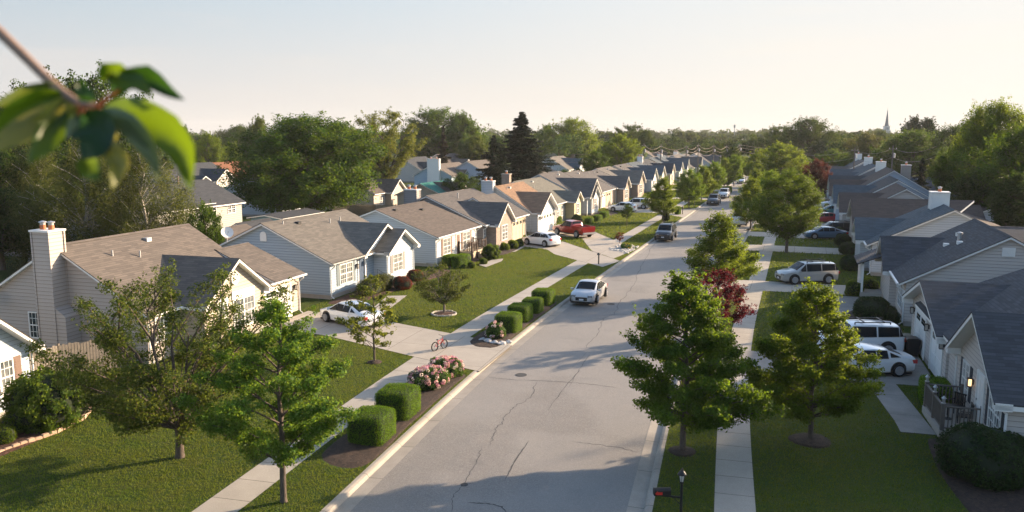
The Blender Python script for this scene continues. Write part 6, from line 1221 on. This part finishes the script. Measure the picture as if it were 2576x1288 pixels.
def nleaf(path,w,m,d0=1.13,d1=1.10,curl=.25,seed=0):
    n=10; P=[]; ps=[Vector((*q,0)) for q in path]; L=[(b_-a).length for a,b_ in zip(ps,ps[1:])]; T=sum(L)
    def at(u):
        s_=u*T
        for a,b_,l in zip(ps,ps[1:],L):
            if s_<=l: return a.lerp(b_,s_/l)
            s_-=l
        return ps[-1]
    for i in range(n+1):
        u=i/n; c=at(u); d=(at(min(1,u+.05))-at(max(0,u-.05))).normalized(); nn=Vector((-d.y,d.x,0)); ww=w*.5*(math.sin(PI*min(1,u**.8))**.8)*(1-.25*u)+.6; dd=d0+(d1-d0)*u
        for k in (-1,-.5,0,.5,1):
            q=c+nn*k*ww; P.append(pt(q.x,q.y,dd-abs(k)*curl*ww/F*dd*1.6+.006*math.sin(u*5+k*2+seed))-O_)
    Fc=[(i*5+j,i*5+j+1,i*5+j+6,i*5+j+5) for i in range(n) for j in range(4)]; b=MB(); b.add(P,Fc); b.build('leaf',m,tw,smooth=True,fix=False)
for path,w,m,*r in [([(262,268),(340,285),(420,330),(462,385),(470,440),(482,480)],105,NLG),([(262,270),(320,310),(355,350),(385,400),(400,455)],62,NLP,1.12,1.08),([(300,300),(350,330),(378,375)],46,NLD,1.125,1.10),([(205,285),(235,320),(235,360),(205,402)],128,NLD,1.12,1.06),
      ([(280,250),(315,200),(370,190),(430,235),(465,252)],62,NLD,1.14,1.13),([(250,205),(275,170),(300,195),(345,205),(385,245)],64,NLG,1.13,1.12),([(190,262),(120,262),(40,290),(-40,345)],96,NLG,1.16,1.12),([(205,272),(120,300),(20,345),(-60,395)],80,NLY,1.14,1.08),([(190,262),(135,235),(60,240),(-20,265)],66,NLM,1.17,1.18),
      ([(180,285),(130,330),(100,375),(70,412)],84,NLG,1.13,1.08),([(195,285),(180,320),(165,350)],30,NLP,1.11,1.07),([(150,275),(165,255),(120,290),(60,300)],40,NLY,1.10,1.07),([(215,385),(222,420),(250,455)],66,NLG,1.10,1.06),([(270,350),(300,410),(292,440),(280,478)],58,NLY,1.09,1.05),([(290,300),(275,350),(262,390)],40,NLY,1.13,1.11),([(232,262),(205,225),(200,195)],44,NLD,1.15,1.15)]:
    nleaf(path,w,m,*(r or ()),seed=len(path)+w)
# ------------------------------------------------------------------ grass blades on the lawns
def grass(name,label,zones,m,seed):
    rg=np.random.default_rng(seed); Vs=[];Qs=[];off=0; LSa=np.array(LS)
    for s0,s1,n0,n1,dens,size in zones:
        n=int((s1-s0)*(n1-n0)*dens); s_=rg.uniform(s0,s1,n); nn=rg.uniform(n0,n1,n); i=np.clip(np.round((s_-LSa[0,0])*2).astype(int),0,len(LSa)-1); b_=LSa[i]; d=s_-b_[:,0]
        X=b_[:,1]+d*np.sin(b_[:,3])+nn*np.cos(b_[:,3]); Y=b_[:,2]+d*np.cos(b_[:,3])-nn*np.sin(b_[:,3]); ok=np.ones(n,bool)
        for pg in NOGRASS:
            pa=np.array(pg); x0,y0=pa.min(0); x1,y1=pa.max(0); c=(X>x0)&(X<x1)&(Y>y0)&(Y<y1)
            if not c.any(): continue
            xs,ys=X[c],Y[c]; ins=np.zeros(len(xs),bool); j=len(pa)-1
            for k in range(len(pa)):
                xi,yi=pa[k]; xj,yj=pa[j]; ins^=((yi>ys)!=(yj>ys))&(xs<(xj-xi)*(ys-yi)/((yj-yi) or 1e-9)+xi); j=k
            t=ok[c]; t[ins]=False; ok[c]=t
        X,Y=X[ok],Y[ok]; n=len(X); h=size*rg.uniform(.5,1.1,n); a=rg.uniform(0,2*PI,n); w=size*rg.uniform(.16,.34,n); lean=rg.normal(0,.35,(n,2))*h[:,None]; z=np.full(n,-.005)
        ca,sa=np.cos(a)*w,np.sin(a)*w
        V=np.stack([np.stack([X-ca,Y-sa,z],1),np.stack([X+ca,Y+sa,z],1),np.stack([X+ca*.35+lean[:,0],Y+sa*.35+lean[:,1],h],1),np.stack([X-ca*.35+lean[:,0],Y-sa*.35+lean[:,1],h*.92],1)],1).reshape(-1,3)
        Vs.append(V); Qs.append(np.arange(n*4,dtype=np.int32).reshape(-1,4)+off); off+=len(V)
    o=link(name,fast_mesh(name,np.concatenate(Vs),np.concatenate(Qs),[m])); return tag(o,label,'grass',kind='stuff')
def m_blade():
    t=NT('grass_blade'); r=t.n('NewGeometry').outputs['Random Per Island']; co=t.n('TexCoord').outputs['Object']; a=t.noise(co,.22,4); b=t.noise(co,1.1,5,.65)
    c=t.ramp(r,[(0,(.044,.100,.006)),(.55,(.072,.142,.009)),(.95,(.115,.165,.015)),(1,(.16,.165,.04))]); sp_=t.n('SeparateXYZ',Vector=co); sn_=t.math('SINE',t.math('ADD',t.math('MULTIPLY',sp_.outputs[0],2.1),t.math('MULTIPLY',sp_.outputs[1],5.2))); c=t.mix(t.math('MULTIPLY',t.math('GREATER_THAN',sn_,0.),.16),c,(.045,.105,.008)); c=t.mix(t.ramp(a,[(.38,g(0)),(.62,g(.75))]),c,(.135,.150,.018)); c=t.mix(t.ramp(b,[(.48,g(0)),(.72,g(.6))]),c,(.15,.135,.028)); c=t.mix(t.ramp(b,[(.25,g(.6)),(.42,g(0))]),c,(.022,.058,.005))
    t.set('Base Color',c); t.set('Roughness',.6); t.set('Specular IOR Level',.2); tb=t.n('BsdfTranslucent',Color=t.mix(.5,c,(.30,.34,.03))); ms=t.n('MixShader'); ms.inputs[0].default_value=.4
    t.t.links.new(t.b.outputs[0],ms.inputs[1]); t.t.links.new(tb.outputs[0],ms.inputs[2]); t.t.links.new(ms.outputs[0],t.out.inputs[0]); return t.m
GB=m_blade()
grass('grass','mown grass of the west lawns and kerb verge',[(-6,22,-20,-4.17,330,.055),(-6,34,-2.7,-.16,360,.055),(22,60,-16.5,-4.17,170,.07),(34,70,-2.7,-.16,180,.07),(60,110,-15.5,-4.17,45,.13),(70,160,-2.7,-.16,50,.13),(110,180,-15.5,-4.17,14,.2)],GB,5)
grass('grass','mown grass of the east lawns and kerb verge, in shade',[(-4,30,13.42,22.6,280,.055),(-4,30,10.18,12.08,320,.055),(30,66,13.42,22.2,70,.10),(30,66,10.18,12.08,90,.09),(66,140,13.42,22,16,.18),(66,140,10.18,12.08,25,.15)],GB,6)
# ------------------------------------------------------------------ haze
HZ=.00013
b=MB(); b.box(-2200,2200,-40,2300,-1.5,46); t=NT('haze'); t.t.nodes.remove(t.b); v=t.n('VolumePrincipled',Density=HZ,Anisotropy=.0); v.inputs['Color'].default_value=(.93,.93,.90,1); t.t.links.new(v.outputs[0],t.out.inputs['Volume'])
o=b.build('haze',t.m); o['kind']='stuff'; o['label']='thin evening haze over the whole neighbourhood'
